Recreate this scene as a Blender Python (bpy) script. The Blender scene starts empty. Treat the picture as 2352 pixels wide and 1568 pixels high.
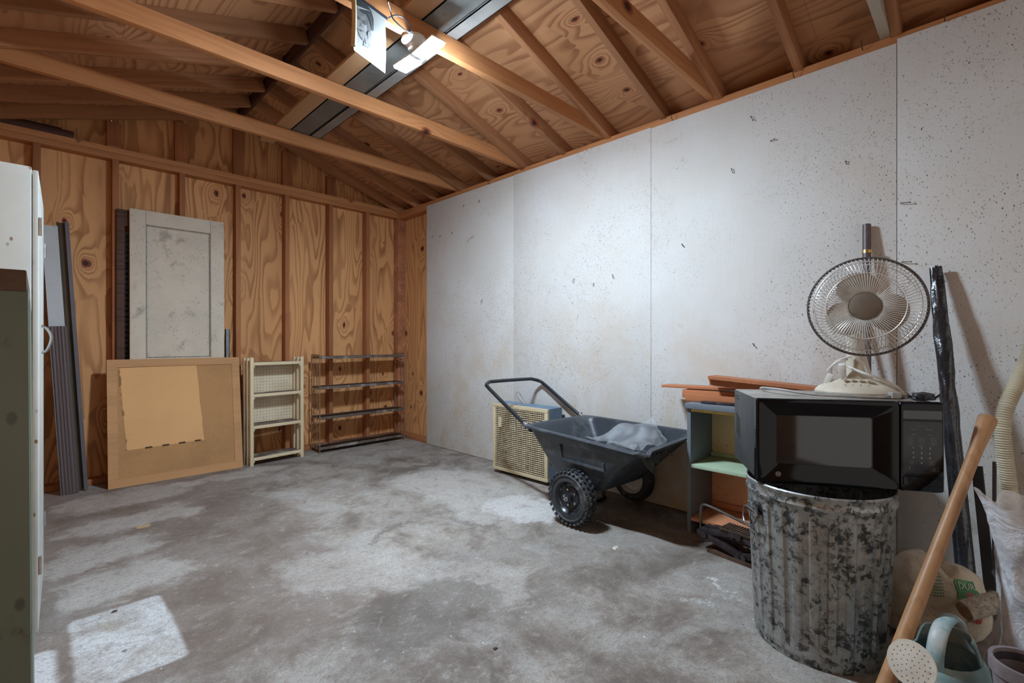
import bpy, bmesh, math, random
from mathutils import Vector, Matrix, noise
from mathutils.bvhtree import BVHTree
R = math.radians
random.seed(7)
SC = bpy.context.scene
COL = SC.collection

# ------------------------------------------------------------------ materials
class N:
    def __init__(s, name):
        s.m = bpy.data.materials.new(name); s.m.use_nodes = True
        s.nt = s.m.node_tree; s.b = s.nt.nodes['Principled BSDF']; s.out = s.nt.nodes['Material Output']
    def add(s, typ, ins=None, **kw):
        n = s.nt.nodes.new(typ)
        for k, v in kw.items(): setattr(n, k, v)
        for k, v in (ins or {}).items():
            sk = n.inputs[k]
            if hasattr(v, 'is_output') or isinstance(v, bpy.types.NodeSocket): s.nt.links.new(v, sk)
            else: sk.default_value = v
        return n
    def m2(s, op, a, b=0.0, c=None, clamp=False):
        n = s.add('ShaderNodeMath', {0: a, 1: b} if c is None else {0: a, 1: b, 2: c}, operation=op)
        n.use_clamp = clamp; return n.outputs[0]
    def obj(s): return s.add('ShaderNodeTexCoord').outputs['Object']
    def world(s): return s.add('ShaderNodeNewGeometry').outputs['Position']
    def scale(s, v, sc, loc=(0, 0, 0)):
        return s.add('ShaderNodeMapping', {'Vector': v, 'Scale': sc, 'Location': loc}).outputs[0]
    def noise(s, v, scale=5, detail=3, rough=.55, dist=0):
        return s.add('ShaderNodeTexNoise', {'Vector': v, 'Scale': scale, 'Detail': detail, 'Roughness': rough, 'Distortion': dist}).outputs['Fac']
    def voro(s, v, scale=5, rnd=1.0, feature='F1', out='Distance'):
        return s.add('ShaderNodeTexVoronoi', {'Vector': v, 'Scale': scale, 'Randomness': rnd}, feature=feature).outputs[out]
    def sep(s, v):
        n = s.add('ShaderNodeSeparateXYZ', {0: v}); return n.outputs[0], n.outputs[1], n.outputs[2]
    def comb(s, x, y, z): return s.add('ShaderNodeCombineXYZ', {0: x, 1: y, 2: z}).outputs[0]
    def ramp(s, f, stops, interp='LINEAR'):
        n = s.add('ShaderNodeValToRGB', {0: f}); cr = n.color_ramp; cr.interpolation = interp
        while len(cr.elements) < len(stops): cr.elements.new(.5)
        for e, (p, c) in zip(cr.elements, stops):
            e.position = p; e.color = (*c, 1) if not isinstance(c, (int, float)) else (c, c, c, 1)
        return n.outputs[0]
    def step(s, f, a, b):      # smooth 0..1 between a and b
        return s.add('ShaderNodeMapRange', {0: f, 1: a, 2: b, 3: 0.0, 4: 1.0}, interpolation_type='SMOOTHSTEP').outputs[0]
    def mix(s, f, a, b, mode='MIX'):
        n = s.add('ShaderNodeMix', data_type='RGBA', blend_type=mode)
        for k, v in ((0, f), (6, a), (7, b)):
            if isinstance(v, bpy.types.NodeSocket): s.nt.links.new(v, n.inputs[k])
            else: n.inputs[k].default_value = (*v, 1) if isinstance(v, tuple) and len(v) == 3 else v
        return n.outputs[2]
    def rnd(s): return s.add('ShaderNodeObjectInfo').outputs['Random']
    def set(s, color=None, rough=.6, metal=0, spec=None, **kw):
        for k, v in (('Base Color', color), ('Roughness', rough), ('Metallic', metal), ('Specular IOR Level', spec)) + tuple(kw.items()):
            if v is None: continue
            if isinstance(v, bpy.types.NodeSocket): s.nt.links.new(v, s.b.inputs[k])
            else: s.b.inputs[k].default_value = (*v, 1) if isinstance(v, tuple) and len(v) == 3 else v
        return s
    def bump(s, h, strength=.3, dist=.002):
        n = s.add('ShaderNodeBump', {'Height': h, 'Strength': strength, 'Distance': dist})
        s.nt.links.new(n.outputs[0], s.b.inputs['Normal']); return s

def srgb(r, g, b):
    f = lambda c: (c / 255 / 12.92) if c / 255 <= .04045 else ((c / 255 + .055) / 1.055) ** 2.4
    return (f(r), f(g), f(b))

def plain(name, col, rough=.6, metal=0, var=.12, scale=6, dirt=None, **kw):
    k = N(name); v = k.obj()
    n = k.noise(v, scale, 5, .6)
    c = k.mix(k.step(n, .3, .7), tuple(x * (1 - var) for x in col), tuple(min(1, x * (1 + var)) for x in col))
    if dirt:
        n2 = k.noise(v, dirt[1], 6, .7); c = k.mix(k.step(n2, dirt[2], dirt[2] + .12), c, dirt[0])
    k.set(c, rough, metal, **kw); return k.m

def wood(name, base, dark, L='x', ring=14, stretch=.35, across=5.0, knot=(.28, .08, .04), knots=1.0, contrast=1.0,
         kcol=(.05, .02, .01), var=.25, wav=1.0, coords='obj', rough=.62, fine=.35, flat=False):
    k = N(name); v = k.obj() if coords == 'obj' else k.world()
    x, y, z = k.sep(v)
    l, a, b = {'x': (x, y, z), 'y': (y, x, z), 'z': (z, x, y)}[L]
    if flat:
        if L == 'z': a = k.m2('ADD', x, y)
        b = k.m2('MULTIPLY', b, 0.0)
    rn = k.rnd(); off = k.m2('MULTIPLY', rn, 37.0)
    q = k.comb(k.m2('MULTIPLY', a, across), k.m2('MULTIPLY', b, across), k.m2('MULTIPLY_ADD', l, across * stretch, off))
    n = k.noise(q, 1.0, 2.0, .45, .15 * wav)
    if flat:
        kn = k.add('ShaderNodeTexVoronoi', {'Vector': k.comb(k.m2('MULTIPLY_ADD', k.noise(q, 3.0, 2), .35, k.m2('MULTIPLY', a, 3.6)), k.m2('MULTIPLY', l, 2.3), 0.0), 'Scale': 1.0}, voronoi_dimensions='2D')
        kv = kn.outputs['Distance']; kr = k.sep(kn.outputs['Color'])[0]
    else: kv = k.voro(k.comb(k.m2('MULTIPLY', a, 3.2), k.m2('MULTIPLY', b, 3.2), k.m2('MULTIPLY_ADD', l, 2.0, off)), 1.0, 1.0)
    if flat: kv = k.m2('ADD', kv, k.m2('MULTIPLY', k.m2('GREATER_THAN', kr, .52), .5))
    kd = k.m2('DIVIDE', 1.0, k.m2('ADD', k.m2('POWER', k.m2('MULTIPLY', kv, 7.0), 2.0), 1.0))
    n2 = k.m2('ADD', n, k.m2('MULTIPLY', kd, .35 * knots))
    ph = k.m2('FRACT', k.m2('ADD', k.m2('MULTIPLY', n2, ring), k.m2('MULTIPLY', a, 11.0 if flat else 2.0)))
    ln = k.m2('MULTIPLY', k.step(ph, .35, .85), k.m2('SUBTRACT', 1.0, k.step(ph, .9, 1.0)))
    mod = k.step(k.noise(q, 1.7, 2, .5), .25, .7)
    ln = k.m2('MULTIPLY', ln, k.m2('MULTIPLY_ADD', mod, .6, .4))
    fib = k.noise(k.comb(k.m2('MULTIPLY', a, 260.0), k.m2('MULTIPLY', b, 260.0), k.m2('MULTIPLY', l, 7.0)), 1.0, 2, .6)
    c = k.mix(k.m2('MULTIPLY', ln, contrast), base, dark)
    c = k.mix(k.m2('MULTIPLY', k.step(fib, .45, .75), fine), c, tuple(x * .72 for x in base))
    pat = k.step(k.noise(q, .45, 3, .5), .35, .7)
    c = k.mix(k.m2('MULTIPLY', pat, .28), c, tuple(x * .62 for x in dark))
    if knots > 0:
        sz = k.m2('MULTIPLY_ADD', kr, .07, .025) if flat else k.m2('MULTIPLY', k.noise(q, .8, 1), .14)
        c = k.mix(k.m2('SUBTRACT', 1.0, k.step(kv, sz, k.m2('ADD', sz, .035))), c, knot)
        c = k.mix(k.m2('SUBTRACT', 1.0, k.step(kv, k.m2('MULTIPLY', sz, .5), k.m2('ADD', k.m2('MULTIPLY', sz, .9), .004))), c, kcol)
    br = k.m2('MULTIPLY_ADD', rn, var * 2, 1 - var)
    c = k.mix(1.0, c, k.comb(br, br, br), 'MULTIPLY')
    k.set(c, rough, 0, spec=.25); k.bump(k.m2('ADD', fib, k.m2('MULTIPLY', ln, .6)), .25, .001)
    return k.m

MT = {}
PLY_B, PLY_D = (.76, .39, .165), (.36, .145, .05)
MT['ply_wall'] = wood('plywood vertical grain', PLY_B, PLY_D, 'z', 13, .13, 4.2, knots=1.0, contrast=.9, var=0, flat=True)
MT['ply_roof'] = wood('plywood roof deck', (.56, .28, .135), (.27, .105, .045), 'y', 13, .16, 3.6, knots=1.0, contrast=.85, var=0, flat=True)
MT['stud'] = wood('fir stud', (.44, .18, .075), (.29, .105, .042), 'x', 7, .06, 9, knots=.8, contrast=.5, var=.15)
MT['rafter'] = wood('fir rafter', (.40, .185, .085), (.25, .10, .045), 'x', 8, .05, 9, knots=.8, contrast=.55, var=.22)
MT['joist'] = wood('ceiling tie lumber', (.54, .24, .095), (.36, .14, .055), 'x', 8, .04, 9, knots=.7, contrast=.5, var=.08)
MT['dark_lumber'] = wood('dark old lumber', (.10, .045, .03), (.05, .022, .015), 'x', 8, .05, 9, knots=.5, var=.1)
MT['red_board'] = wood('reddish trim board', (.50, .19, .085), (.38, .125, .055), 'x', 6, .03, 14, knots=.15, contrast=.4, var=.06, rough=.5)
MT['pine'] = wood('corkboard pine frame', (.60, .325, .145), (.48, .24, .10), 'x', 6, .04, 12, knots=.1, contrast=.4, var=.05)
MT['handle_wood'] = wood('smooth hickory handle', (.42, .235, .115), (.31, .15, .062), 'z', 5, .05, 10, knots=0, contrast=.6, var=0, rough=.4)

def white_wall():
    k = N('white painted hardboard'); v = k.world(); x, y, z = k.sep(v)
    n = k.noise(v, .9, 4, .6)
    c = k.mix(k.step(n, .35, .7), (.60, .585, .555), (.665, .66, .65))
    st = k.noise(k.comb(k.m2('MULTIPLY', y, 90.0), 0.0, k.m2('MULTIPLY', z, 3.0)), 1, 3, .6)
    c = k.mix(k.m2('MULTIPLY', k.step(st, .45, .8), .25), c, (.52, .51, .49))
    # tan grime, mostly in the lower half
    g = k.noise(v, 2.3, 6, .7, .3)
    low = k.m2('SUBTRACT', 1.0, k.step(z, .1, 1.5))
    c = k.mix(k.m2('MULTIPLY', k.m2('MULTIPLY', k.step(g, .4, .75), k.m2('MULTIPLY_ADD', low, .88, .2)), .95), c, (.55, .42, .28))
    g2 = k.noise(v, 6.0, 5, .7)
    c = k.mix(k.m2('MULTIPLY', k.step(g2, .66, .76), .45), c, (.45, .31, .18))
    # fly specks and scratches
    w = k.noise(v, 14, 2); vv = k.comb(k.m2('MULTIPLY', y, 1.0), 0.0, k.m2('MULTIPLY_ADD', w, .05, z))
    dens = k.step(k.noise(v, 1.6, 3, .6), .30, .62)
    for sc, r0, st_ in ((46, .12, 1.0), (95, .2, .8), (20, .055, 1.0), (150, .2, .6)):
        d = k.voro(k.comb(k.m2('MULTIPLY_ADD', k.noise(v, sc * .9, 1), .6 / sc, y), 0.0, k.m2('MULTIPLY_ADD', z, .55, k.m2('MULTIPLY', k.noise(v, sc * 1.1, 1), .5 / sc))), sc)
        on = k.m2('MULTIPLY', k.m2('SUBTRACT', 1.0, k.step(d, r0 * .6, r0)), dens)
        c = k.mix(k.m2('MULTIPLY', on, st_), c, (.13, .095, .07))
    cr = k.noise(v, 3.1, 5, .65, .8)
    ck = k.m2('SUBTRACT', 1.0, k.step(k.m2('ABSOLUTE', k.m2('SUBTRACT', cr, .5)), .0, .0022))
    c = k.mix(k.m2('MULTIPLY', k.m2('MULTIPLY', ck, k.step(k.noise(v, 1.3, 1), .56, .62)), .7), c, (.2, .15, .11))
    k.set(c, .55, spec=.3); k.bump(k.m2('ADD', st, k.noise(v, 60, 2)), .12, .001)
    return k.m
MT['white_wall'] = white_wall()

def concrete():
    k = N('stained concrete slab'); v = k.world(); x, y, z = k.sep(v)
    a = k.noise(v, 1.1, 8, .62, .25); b = k.noise(v, 3.3, 9, .72, .5); f = k.noise(v, 30, 8, .75)
    c = k.ramp(k.m2('MULTIPLY_ADD', k.m2('SUBTRACT', b, .5), .9, a), [(.28, (.14, .108, .088)), (.46, (.275, .235, .20)), (.58, (.385, .34, .295)), (.75, (.54, .505, .465))])
    c = k.mix(k.m2('MULTIPLY', k.step(b, .42, .66), .55), c, (.36, .35, .335))
    c = k.mix(k.m2('MULTIPLY', k.step(b, .50, .30), .55), c, (.13, .105, .09))
    wx = k.m2('MULTIPLY_ADD', k.m2('SUBTRACT', k.noise(v, 9, 5, .7), .5), .10, x)
    wy = k.m2('MULTIPLY_ADD', k.m2('SUBTRACT', k.noise(k.scale(v, (1, 1, 1), (5, 3, 0)), 9, 5, .7), .5), .10, y)
    def box(cx, cy, hx, hy, soft, rot=0.0):
        px, py = k.m2('SUBTRACT', wx, cx), k.m2('SUBTRACT', wy, cy)
        if rot:
            cs, sn = math.cos(rot), math.sin(rot)
            px, py = (k.m2('ADD', k.m2('MULTIPLY', px, cs), k.m2('MULTIPLY', py, sn)), k.m2('SUBTRACT', k.m2('MULTIPLY', py, cs), k.m2('MULTIPLY', px, sn)))
        dx = k.m2('MAXIMUM', k.m2('SUBTRACT', k.m2('ABSOLUTE', px), hx - soft), 0.0)
        dy = k.m2('MAXIMUM', k.m2('SUBTRACT', k.m2('ABSOLUTE', py), hy - soft), 0.0)
        d = k.m2('SQRT', k.m2('ADD', k.m2('MULTIPLY', dx, dx), k.m2('MULTIPLY', dy, dy)))
        return k.m2('SUBTRACT', 1.0, k.step(d, soft * .45, soft))
    w2 = k.add('ShaderNodeTexNoise', {'Vector': v, 'Scale': 3.2, 'Detail': 6.0, 'Roughness': .7}).outputs['Color']
    w2x, w2y, _ = k.sep(w2)
    wx = k.m2('MULTIPLY_ADD', k.m2('SUBTRACT', w2x, .5), .55, x); wy = k.m2('MULTIPLY_ADD', k.m2('SUBTRACT', w2y, .5), .55, y)
    pale, bright, brown, dark = (.55, .515, .475), (.66, .64, .62), (.17, .12, .095), (.11, .09, .075)
    gr = k.m2('ADD', k.m2('MULTIPLY', k.noise(v, 5.5, 8, .78, .6), .75), k.m2('MULTIPLY', k.noise(k.scale(v, (1, 1, 1), (0, 0, 0)), 24, 6, .8), .25))
    def lay(c, fac, amt, col, hard=.5):
        e = k.m2('MULTIPLY_ADD', k.m2('SUBTRACT', gr, .5), 2.6, fac)
        e = k.m2('MULTIPLY', k.step(e, .5 - hard, .5 + hard), k.step(fac, 0.0, .25))
        return k.mix(k.m2('MULTIPLY', e, amt), c, col)
    c = lay(c, box(.35, 3.0, .85, 1.5, .5), .6, brown)
    c = lay(c, box(1.9, 1.35, 1.0, .45, .4, -.3), .35, dark)
    for bx in ((.42, 3.95, .40, .24, .22), (.40, 3.42, .36, .2, .19), (.22, 2.98, .24, .2, .17), (.27, 2.60, .26, .2, .18), (1.05, 4.05, .4, .12, .12)):
        c = lay(c, box(*bx), .6, pale, .8)
    c = lay(c, box(2.1, 2.5, .38, .72, .3), .8, pale, .8)
    c = lay(c, box(2.12, 1.98, .28, .32, .22), .8, bright)
    c = lay(c, box(1.12, 1.80, .22, .62, .22, .55), .5, pale, .9)
    c = lay(c, box(1.05, 1.50, .34, .26, .25), .6, dark)
    c = lay(c, box(1.33, 2.25, .03, .15, .03, -1.0), .5, dark, .9)
    c = lay(c, box(1.72, 2.05, .06, .2, .06, .15), .5, dark, .9)
    c = lay(c, box(2.05, .83, .016, .075, .016, -.4), .9, bright)
    c = lay(c, box(1.88, .80, .012, .13, .014, 1.1), .5, bright)
    wx = k.m2('MULTIPLY_ADD', k.m2('SUBTRACT', k.noise(v, 12, 4, .6), .5), .022, x)
    wy = k.m2('MULTIPLY_ADD', k.m2('SUBTRACT', k.noise(k.scale(v, (1, 1, 1), (5, 3, 0)), 12, 4, .6), .5), .022, y)
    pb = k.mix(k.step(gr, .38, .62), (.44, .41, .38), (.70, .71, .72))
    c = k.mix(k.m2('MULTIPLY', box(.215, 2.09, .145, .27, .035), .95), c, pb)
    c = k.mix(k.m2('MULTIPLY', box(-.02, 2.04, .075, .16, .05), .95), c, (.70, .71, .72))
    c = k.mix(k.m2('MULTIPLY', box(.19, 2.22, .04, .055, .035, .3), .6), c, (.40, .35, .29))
    c = lay(c, box(.414, 3.284, .04, .035, .03), .9, (.55, .38, .19))
    m1 = k.noise(k.scale(v, (1, 1.6, 1)), 38, 7, .8, .5); m2_ = k.noise(v, 11, 7, .75, .8)
    c = k.mix(k.m2('MULTIPLY', k.step(m1, .5, .34), .55), c, (.15, .122, .10)); c = k.mix(k.m2('MULTIPLY', k.step(m1, .55, .72), .5), c, (.64, .60, .55))
    c = k.mix(k.m2('MULTIPLY', k.step(m2_, .48, .34), .4), c, (.17, .135, .11)); c = k.mix(k.m2('MULTIPLY', k.step(m2_, .54, .7), .35), c, (.58, .54, .49))
    # dark oil drops, debris specks, white paint flecks
    d = k.voro(k.comb(x, y, 0.0), 5.5); c = k.mix(k.m2('MULTIPLY', k.m2('SUBTRACT', 1.0, k.step(d, .035, .055)), .7), c, (.07, .065, .065))
    d2 = k.voro(k.comb(wx, wy, 0.0), 38); c = k.mix(k.m2('MULTIPLY', k.m2('SUBTRACT', 1.0, k.step(d2, .05, .09)), k.step(a, .35, .6)), c, (.09, .07, .055))
    d3 = k.voro(k.comb(wx, k.m2('MULTIPLY', wy, .6), 0.0), 23); c = k.mix(k.m2('MULTIPLY', k.m2('SUBTRACT', 1.0, k.step(d3, .05, .08)), k.m2('MULTIPLY', k.step(b, .5, .6), .8)), c, (.72, .73, .75))
    sp = k.step(k.noise(v, 140, 3, .7), .35, .65)
    c = k.mix(k.m2('MULTIPLY', k.m2('SUBTRACT', 1.0, sp), .35), c, (.11, .1, .09))
    ck = k.m2('SUBTRACT', 1.0, k.step(k.m2('ABSOLUTE', k.m2('SUBTRACT', k.noise(v, 1.4, 6, .6, .5), .5)), 0.0, .0016))
    c = k.mix(k.m2('MULTIPLY', ck, .35), c, (.07, .06, .055))
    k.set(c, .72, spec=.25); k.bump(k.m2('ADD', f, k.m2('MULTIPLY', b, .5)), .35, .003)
    return k.m
MT['concrete'] = concrete()

def speck(name, base, scol, scale=40, r=.12, rough=.5, metal=0, grime=None, gth=.58, bump=0, spec=.4):
    k = N(name); v = k.obj()
    n = k.noise(v, 4, 5, .6); c = k.mix(k.step(n, .3, .7), tuple(x * .88 for x in base), base)
    if grime: c = k.mix(k.m2('MULTIPLY', k.step(k.noise(v, 7, 7, .75), gth, gth + .13), .85), c, grime)
    w = k.add('ShaderNodeVectorMath', {0: v, 1: k.add('ShaderNodeTexNoise', {'Vector': v, 'Scale': scale}).outputs['Color']}, operation='ADD').outputs[0]
    d = k.voro(k.scale(v, (1, 1, .6)), scale)
    dens = k.step(k.noise(v, 5, 3), .35, .6)
    c = k.mix(k.m2('MULTIPLY', k.m2('SUBTRACT', 1.0, k.step(d, r * .5, r)), dens), c, scol)
    k.set(c, rough, metal, spec=spec)
    if bump: k.bump(k.noise(v, 120, 4, .7), bump, .001)
    return k.m
MT['cab_white'] = speck('white enamel with rust', (.62, .64, .60), (.22, .12, .06), 30, .17, .35, 0, (.42, .30, .18), .63)
MT['cab_green'] = speck('drab green enamel scratched', (.145, .17, .125), (.03, .022, .015), 22, .2, .45, 0, (.06, .045, .028), .56)
MT['rust_dark'] = plain('rusty steel', (.10, .06, .04), .7, .4, .4, 20)
MT['door_white'] = speck('weathered white door paint', (.66, .575, .465), (.10, .08, .06), 60, .17, .8, 0, (.33, .29, .23), .54, .6)
MT['cream_paint'] = speck('worn cream paint', (.74, .60, .385), (.08, .05, .03), 60, .13, .6, 0, (.25, .18, .1), .62, .3)
MT['speck_white'] = speck('speckled pale blue-white vinyl', (.55, .58, .60), (.05, .05, .05), 55, .14, .45)
MT['brown_vinyl'] = plain('brown vinyl', (.105, .078, .078), .45, 0, .1, 9)
MT['brown_flange'] = plain('olive brown channel', (.10, .078, .05), .55, 0, .12, 9)
MT['purple_edge'] = plain('mauve grey channel edge', (.105, .09, .105), .45, 0, .1, 9)
MT['shutter'] = plain('dark weathered shutter', (.035, .03, .028), .85, 0, .5, 60)
MT['grey_metal'] = plain('dull grey steel', (.2, .22, .24), .45, .6, .15, 12)
MT['shelf_dark'] = plain('dusty dark shelf board', (.12, .09, .075), .75, 0, .25, 14, dirt=((.30, .27, .25), 5, .5))
MT['shelf_brown'] = plain('dusty grey-brown shelf top', (.16, .12, .095), .8, 0, .3, 12, dirt=((.34, .30, .26), 6, .5))
MT['wire_rust'] = plain('brown wire rod', (.30, .20, .13), .5, .5, .3, 30)
MT['black_poly'] = speck('scuffed black polyethylene', (.040, .049, .060), (.28, .28, .28), 30, .06, .38, 0, (.09, .098, .108), .5, .1)
MT['tub_dusty'] = plain('dusty grey tub panel', (.11, .10, .095), .8, 0, .3, 30)
MT['rubber'] = plain('tyre rubber', (.030, .034, .038), .65, 0, .3, 25, dirt=((.11, .11, .11), 14, .56))
MT['black_gloss'] = plain('black steel enamel', (.012, .015, .02), .3, 0, .2, 10)
MT['rim_white'] = plain('cream wheel rim', (.60, .58, .52), .4, 0, .1, 20)
MT['chrome'] = plain('zinc plated steel', (.55, .55, .55), .28, 1, .15, 40)
MT['yellow'] = speck('aged cream-yellow enamel', (.62, .52, .33), (.10, .07, .04), 40, .12, .5, 0, (.30, .2, .1), .62)
MT['grille_brown'] = plain('dusty grille slats', (.58, .48, .33), .7, 0, .2, 20, dirt=((.24, .18, .12), 8, .6))
MT['blue'] = plain('steel blue enamel', (.14, .215, .31), .45, 0, .15, 8, dirt=((.10, .10, .12), 9, .63))
MT['inner_dark'] = plain('dark housing interior', (.03, .025, .02), .8, 0, .3, 10)
MT['bluegrey'] = speck('blue grey furniture paint', (.155, .185, .21), (.5, .48, .4), 22, .05, .5, 0, (.09, .085, .08), .6)
MT['mint'] = speck('mint green shelf paint', (.43, .55, .38), (.12, .09, .05), 40, .09, .5, 0, (.30, .27, .18), .68)
MT['orange'] = speck('salmon orange shelf paint', (.62, .27, .14), (.2, .08, .04), 40, .08, .5, 0, (.42, .17, .09), .66)
MT['back_tan'] = speck('speckled tan back panel', (.70, .54, .31), (.16, .08, .03), 48, .16, .6, 0, (.40, .26, .12), .6)
MT['back_orange'] = speck('speckled orange back panel', (.72, .40, .24), (.18, .07, .03), 48, .16, .6, 0, (.42, .19, .1), .6)
MT['yellow_trim'] = plain('yellow edge trim', (.66, .52, .16), .5, 0, .15, 30)
MT['iron'] = plain('dark iron', (.045, .035, .038), .5, .5, .35, 30, dirt=((.14, .10, .08), 16, .6))
MT['mw_gloss'] = N('glossy black plastic').set((.006, .007, .009), .05, 0, spec=.22).m
def dusty():
    k = N('dusty microwave casing'); v = k.obj(); x, y, z = k.sep(v)
    up = k.sep(k.add('ShaderNodeNewGeometry').outputs['Normal'])[2]
    n = k.noise(v, 9, 6, .7)
    f = k.m2('MULTIPLY', k.step(up, .3, .9), k.m2('MULTIPLY_ADD', k.step(n, .3, .6), .5, .5))
    c = k.mix(f, k.mix(k.step(n, .3, .7), (.032, .034, .037), (.055, .055, .055)), (.34, .31, .27))
    d = k.voro(v, 70); c = k.mix(k.m2('SUBTRACT', 1.0, k.step(d, .04, .09)), c, (.3, .28, .25))
    k.set(c, .5); return k.m
MT['mw_case'] = dusty()
MT['mw_window'] = N('microwave window glass').set((.018, .018, .02), .05, 0, spec=.65).m
MT['mw_panel'] = N('keypad membrane').set((.014, .015, .017), .14, 0, spec=.4).m
MT['print'] = plain('pale grey print', (.62, .62, .62), .5, 0, .02)
MT['print_dim'] = plain('dim grey print', (.28, .28, .29), .5, 0, .02)
MT['fan_cream'] = plain('yellowed fan plastic', (.54, .48, .38), .5, 0, .1, 12, dirt=((.30, .25, .18), 10, .62))
MT['fan_tan'] = plain('dusty tan fan plastic', (.36, .31, .25), .6, 0, .15, 12)  # blades and blade hub, a darker tan than the body
MT['fan_hub'] = plain('dusty fan badge', (.16, .135, .105), .55, .3, .25, 12)
MT['fan_wire'] = plain('fan wire', (.66, .65, .62), .35, .3, .15, 30)
MT['fan_rim'] = plain('fan rim dark grey', (.10, .09, .09), .45, .3, .15, 30)
MT['cord'] = plain('grey flat cord', (.33, .32, .30), .5, 0, .15, 30)
MT['cord_white'] = plain('white plug plastic', (.66, .65, .62), .45, 0, .1, 30)
MT['brown_pipe'] = plain('mauve brown pipe', (.105, .075, .075), .42, 0, .12, 12)
MT['brass'] = plain('brass band', (.5, .36, .15), .35, .9, .1, 20)
def glossy_plastic(name, col, bs=.8, sc=14, rough=.22):
    k = N(name); v = k.obj()
    h = k.noise(v, sc, 5, .6, .8); d = k.voro(v, 160)
    c = k.mix(k.step(k.noise(v, 5, 4), .4, .65), col, tuple(x * 2.6 + .01 for x in col))
    c = k.mix(k.m2('SUBTRACT', 1.0, k.step(d, .06, .12)), c, (.25, .26, .28))
    k.set(c, rough, spec=.7); k.bump(h, bs, .006); return k.m
MT['black_film'] = glossy_plastic('black wrinkled plastic film', (.010, .012, .016))
def galv():
    k = N('galvanised steel spangle'); v = k.world(); x, y, z = k.sep(v)
    nz_ = k.add('ShaderNodeTexNoise', {'Vector': v, 'Scale': 45.0, 'Detail': 4.0}).outputs['Color']
    vec = k.add('ShaderNodeVectorMath', {0: v, 1: nz_, 2: (.045, .045, .045)}, operation='MULTIPLY_ADD')
    k.nt.links.new(nz_, vec.inputs[0]); vec.inputs[1].default_value = (.05, .05, .035)
    for l_ in list(vec.inputs[1].links): k.nt.links.remove(l_)
    k.nt.links.new(v, vec.inputs[2]); vec = vec.outputs[0]
    cl = k.sep(k.voro(vec, 62, 1, 'F1', 'Color'))[0]
    cl2 = k.sep(k.voro(vec, 30, 1, 'F1', 'Color'))[1]
    n = k.noise(v, 16, 7, .72, .4); big = k.noise(v, 3.5, 3)
    f = k.m2('ADD', k.m2('MULTIPLY', cl, .16), k.m2('ADD', k.m2('MULTIPLY', k.noise(vec, 26, 5, .7, .6), .62), k.m2('MULTIPLY', big, .3)))
    c = k.ramp(f, [(.42, (.05, .055, .055)), (.47, (.11, .12, .12)), (.52, (.30, .31, .30)), (.75, (.46, .48, .48))])
    c = k.mix(k.m2('MULTIPLY', k.step(k.noise(v, 7, 4, .7), .58, .7), .35), c, (.27, .22, .15))
    k.set(c, k.m2('MULTIPLY_ADD', cl2, .25, .33), .55, spec=.5); k.bump(n, .25, .002); return k.m
MT['galv'] = galv()
MT['hose'] = plain('beige hose plastic', (.55, .49, .36), .4, 0, .1, 10, dirt=((.30, .25, .17), 9, .6))
def sack():
    k = N('dirty woven sack'); v = k.obj()
    n = k.noise(v, 6, 7, .72, .4)
    c = k.ramp(n, [(.28, (.22, .15, .09)), (.45, (.50, .42, .31)), (.65, (.66, .61, .52))])
    k.set(c, .6); k.bump(k.m2('ADD', k.noise(v, 8, 5, .65, 1.2), k.m2('MULTIPLY', k.noise(v, 200, 2), .1)), .9, .012); return k.m
MT['sack'] = sack()
MT['sack_green'] = plain('sack green ink', (.07, .25, .10), .6, 0, .3, 20, dirt=((.3, .27, .2), 30, .6))
MT['sack_red'] = plain('sack red ink', (.40, .06, .045), .6, 0, .3, 20, dirt=((.3, .2, .15), 30, .62))
MT['sack_white'] = plain('sack white ink', (.58, .55, .47), .6, 0, .2, 20)
MT['teal'] = plain('faded teal plastic', (.22, .36, .37), .45, 0, .3, 7, dirt=((.42, .46, .45), 9, .45))
MT['teal_dark'] = plain('dark teal plastic', (.025, .10, .095), .4, 0, .2, 7)
MT['rose'] = plain('cream rose plastic', (.58, .54, .46), .45, 0, .12, 9, dirt=((.38, .33, .26), 12, .62))
MT['hole'] = plain('hole dark', (.02, .015, .01), .9, 0, .1)
def film():
    k = N('clear plastic film'); v = k.obj()
    h = k.noise(v, 9, 6, .62, 1.5)
    k.set((.86, .88, .92), .18, 0, spec=1.0); k.bump(h, 1.0, .02)
    tr = k.add('ShaderNodeBsdfTransparent', {0: (.93, .94, .96, 1)})
    fr = k.add('ShaderNodeLayerWeight', {'Blend': .35}).outputs['Facing']
    fac = k.m2('MULTIPLY_ADD', k.step(k.noise(v, 5, 5, .6, 1.), .35, .7), .45, k.m2('MULTIPLY_ADD', fr, .3, .34), clamp=True)
    mx = k.add('ShaderNodeMixShader', {0: fac, 1: tr.outputs[0], 2: k.b.outputs[0]})
    k.nt.links.new(mx.outputs[0], k.out.inputs[0]); return k.m
MT['film'] = film()
def screen():
    k = N('grey insect screen'); v = k.obj()
    k.set(k.mix(k.step(k.noise(v, 12, 4), .4, .6), (.26, .27, .29), (.38, .40, .42)), .5, .2)
    tr = k.add('ShaderNodeBsdfTransparent')
    x, y, z = k.sep(v)
    gx = k.m2('ABSOLUTE', k.m2('SUBTRACT', k.m2('FRACT', k.m2('MULTIPLY', x, 420.0)), .5)); gy = k.m2('ABSOLUTE', k.m2('SUBTRACT', k.m2('FRACT', k.m2('MULTIPLY', y, 420.0)), .5))
    f = k.m2('GREATER_THAN', k.m2('MAXIMUM', gx, gy), .36)
    mx = k.add('ShaderNodeMixShader', {0: f, 1: tr.outputs[0], 2: k.b.outputs[0]})
    k.nt.links.new(mx.outputs[0], k.out.inputs[0]); return k.m
MT['screen'] = screen()
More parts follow.
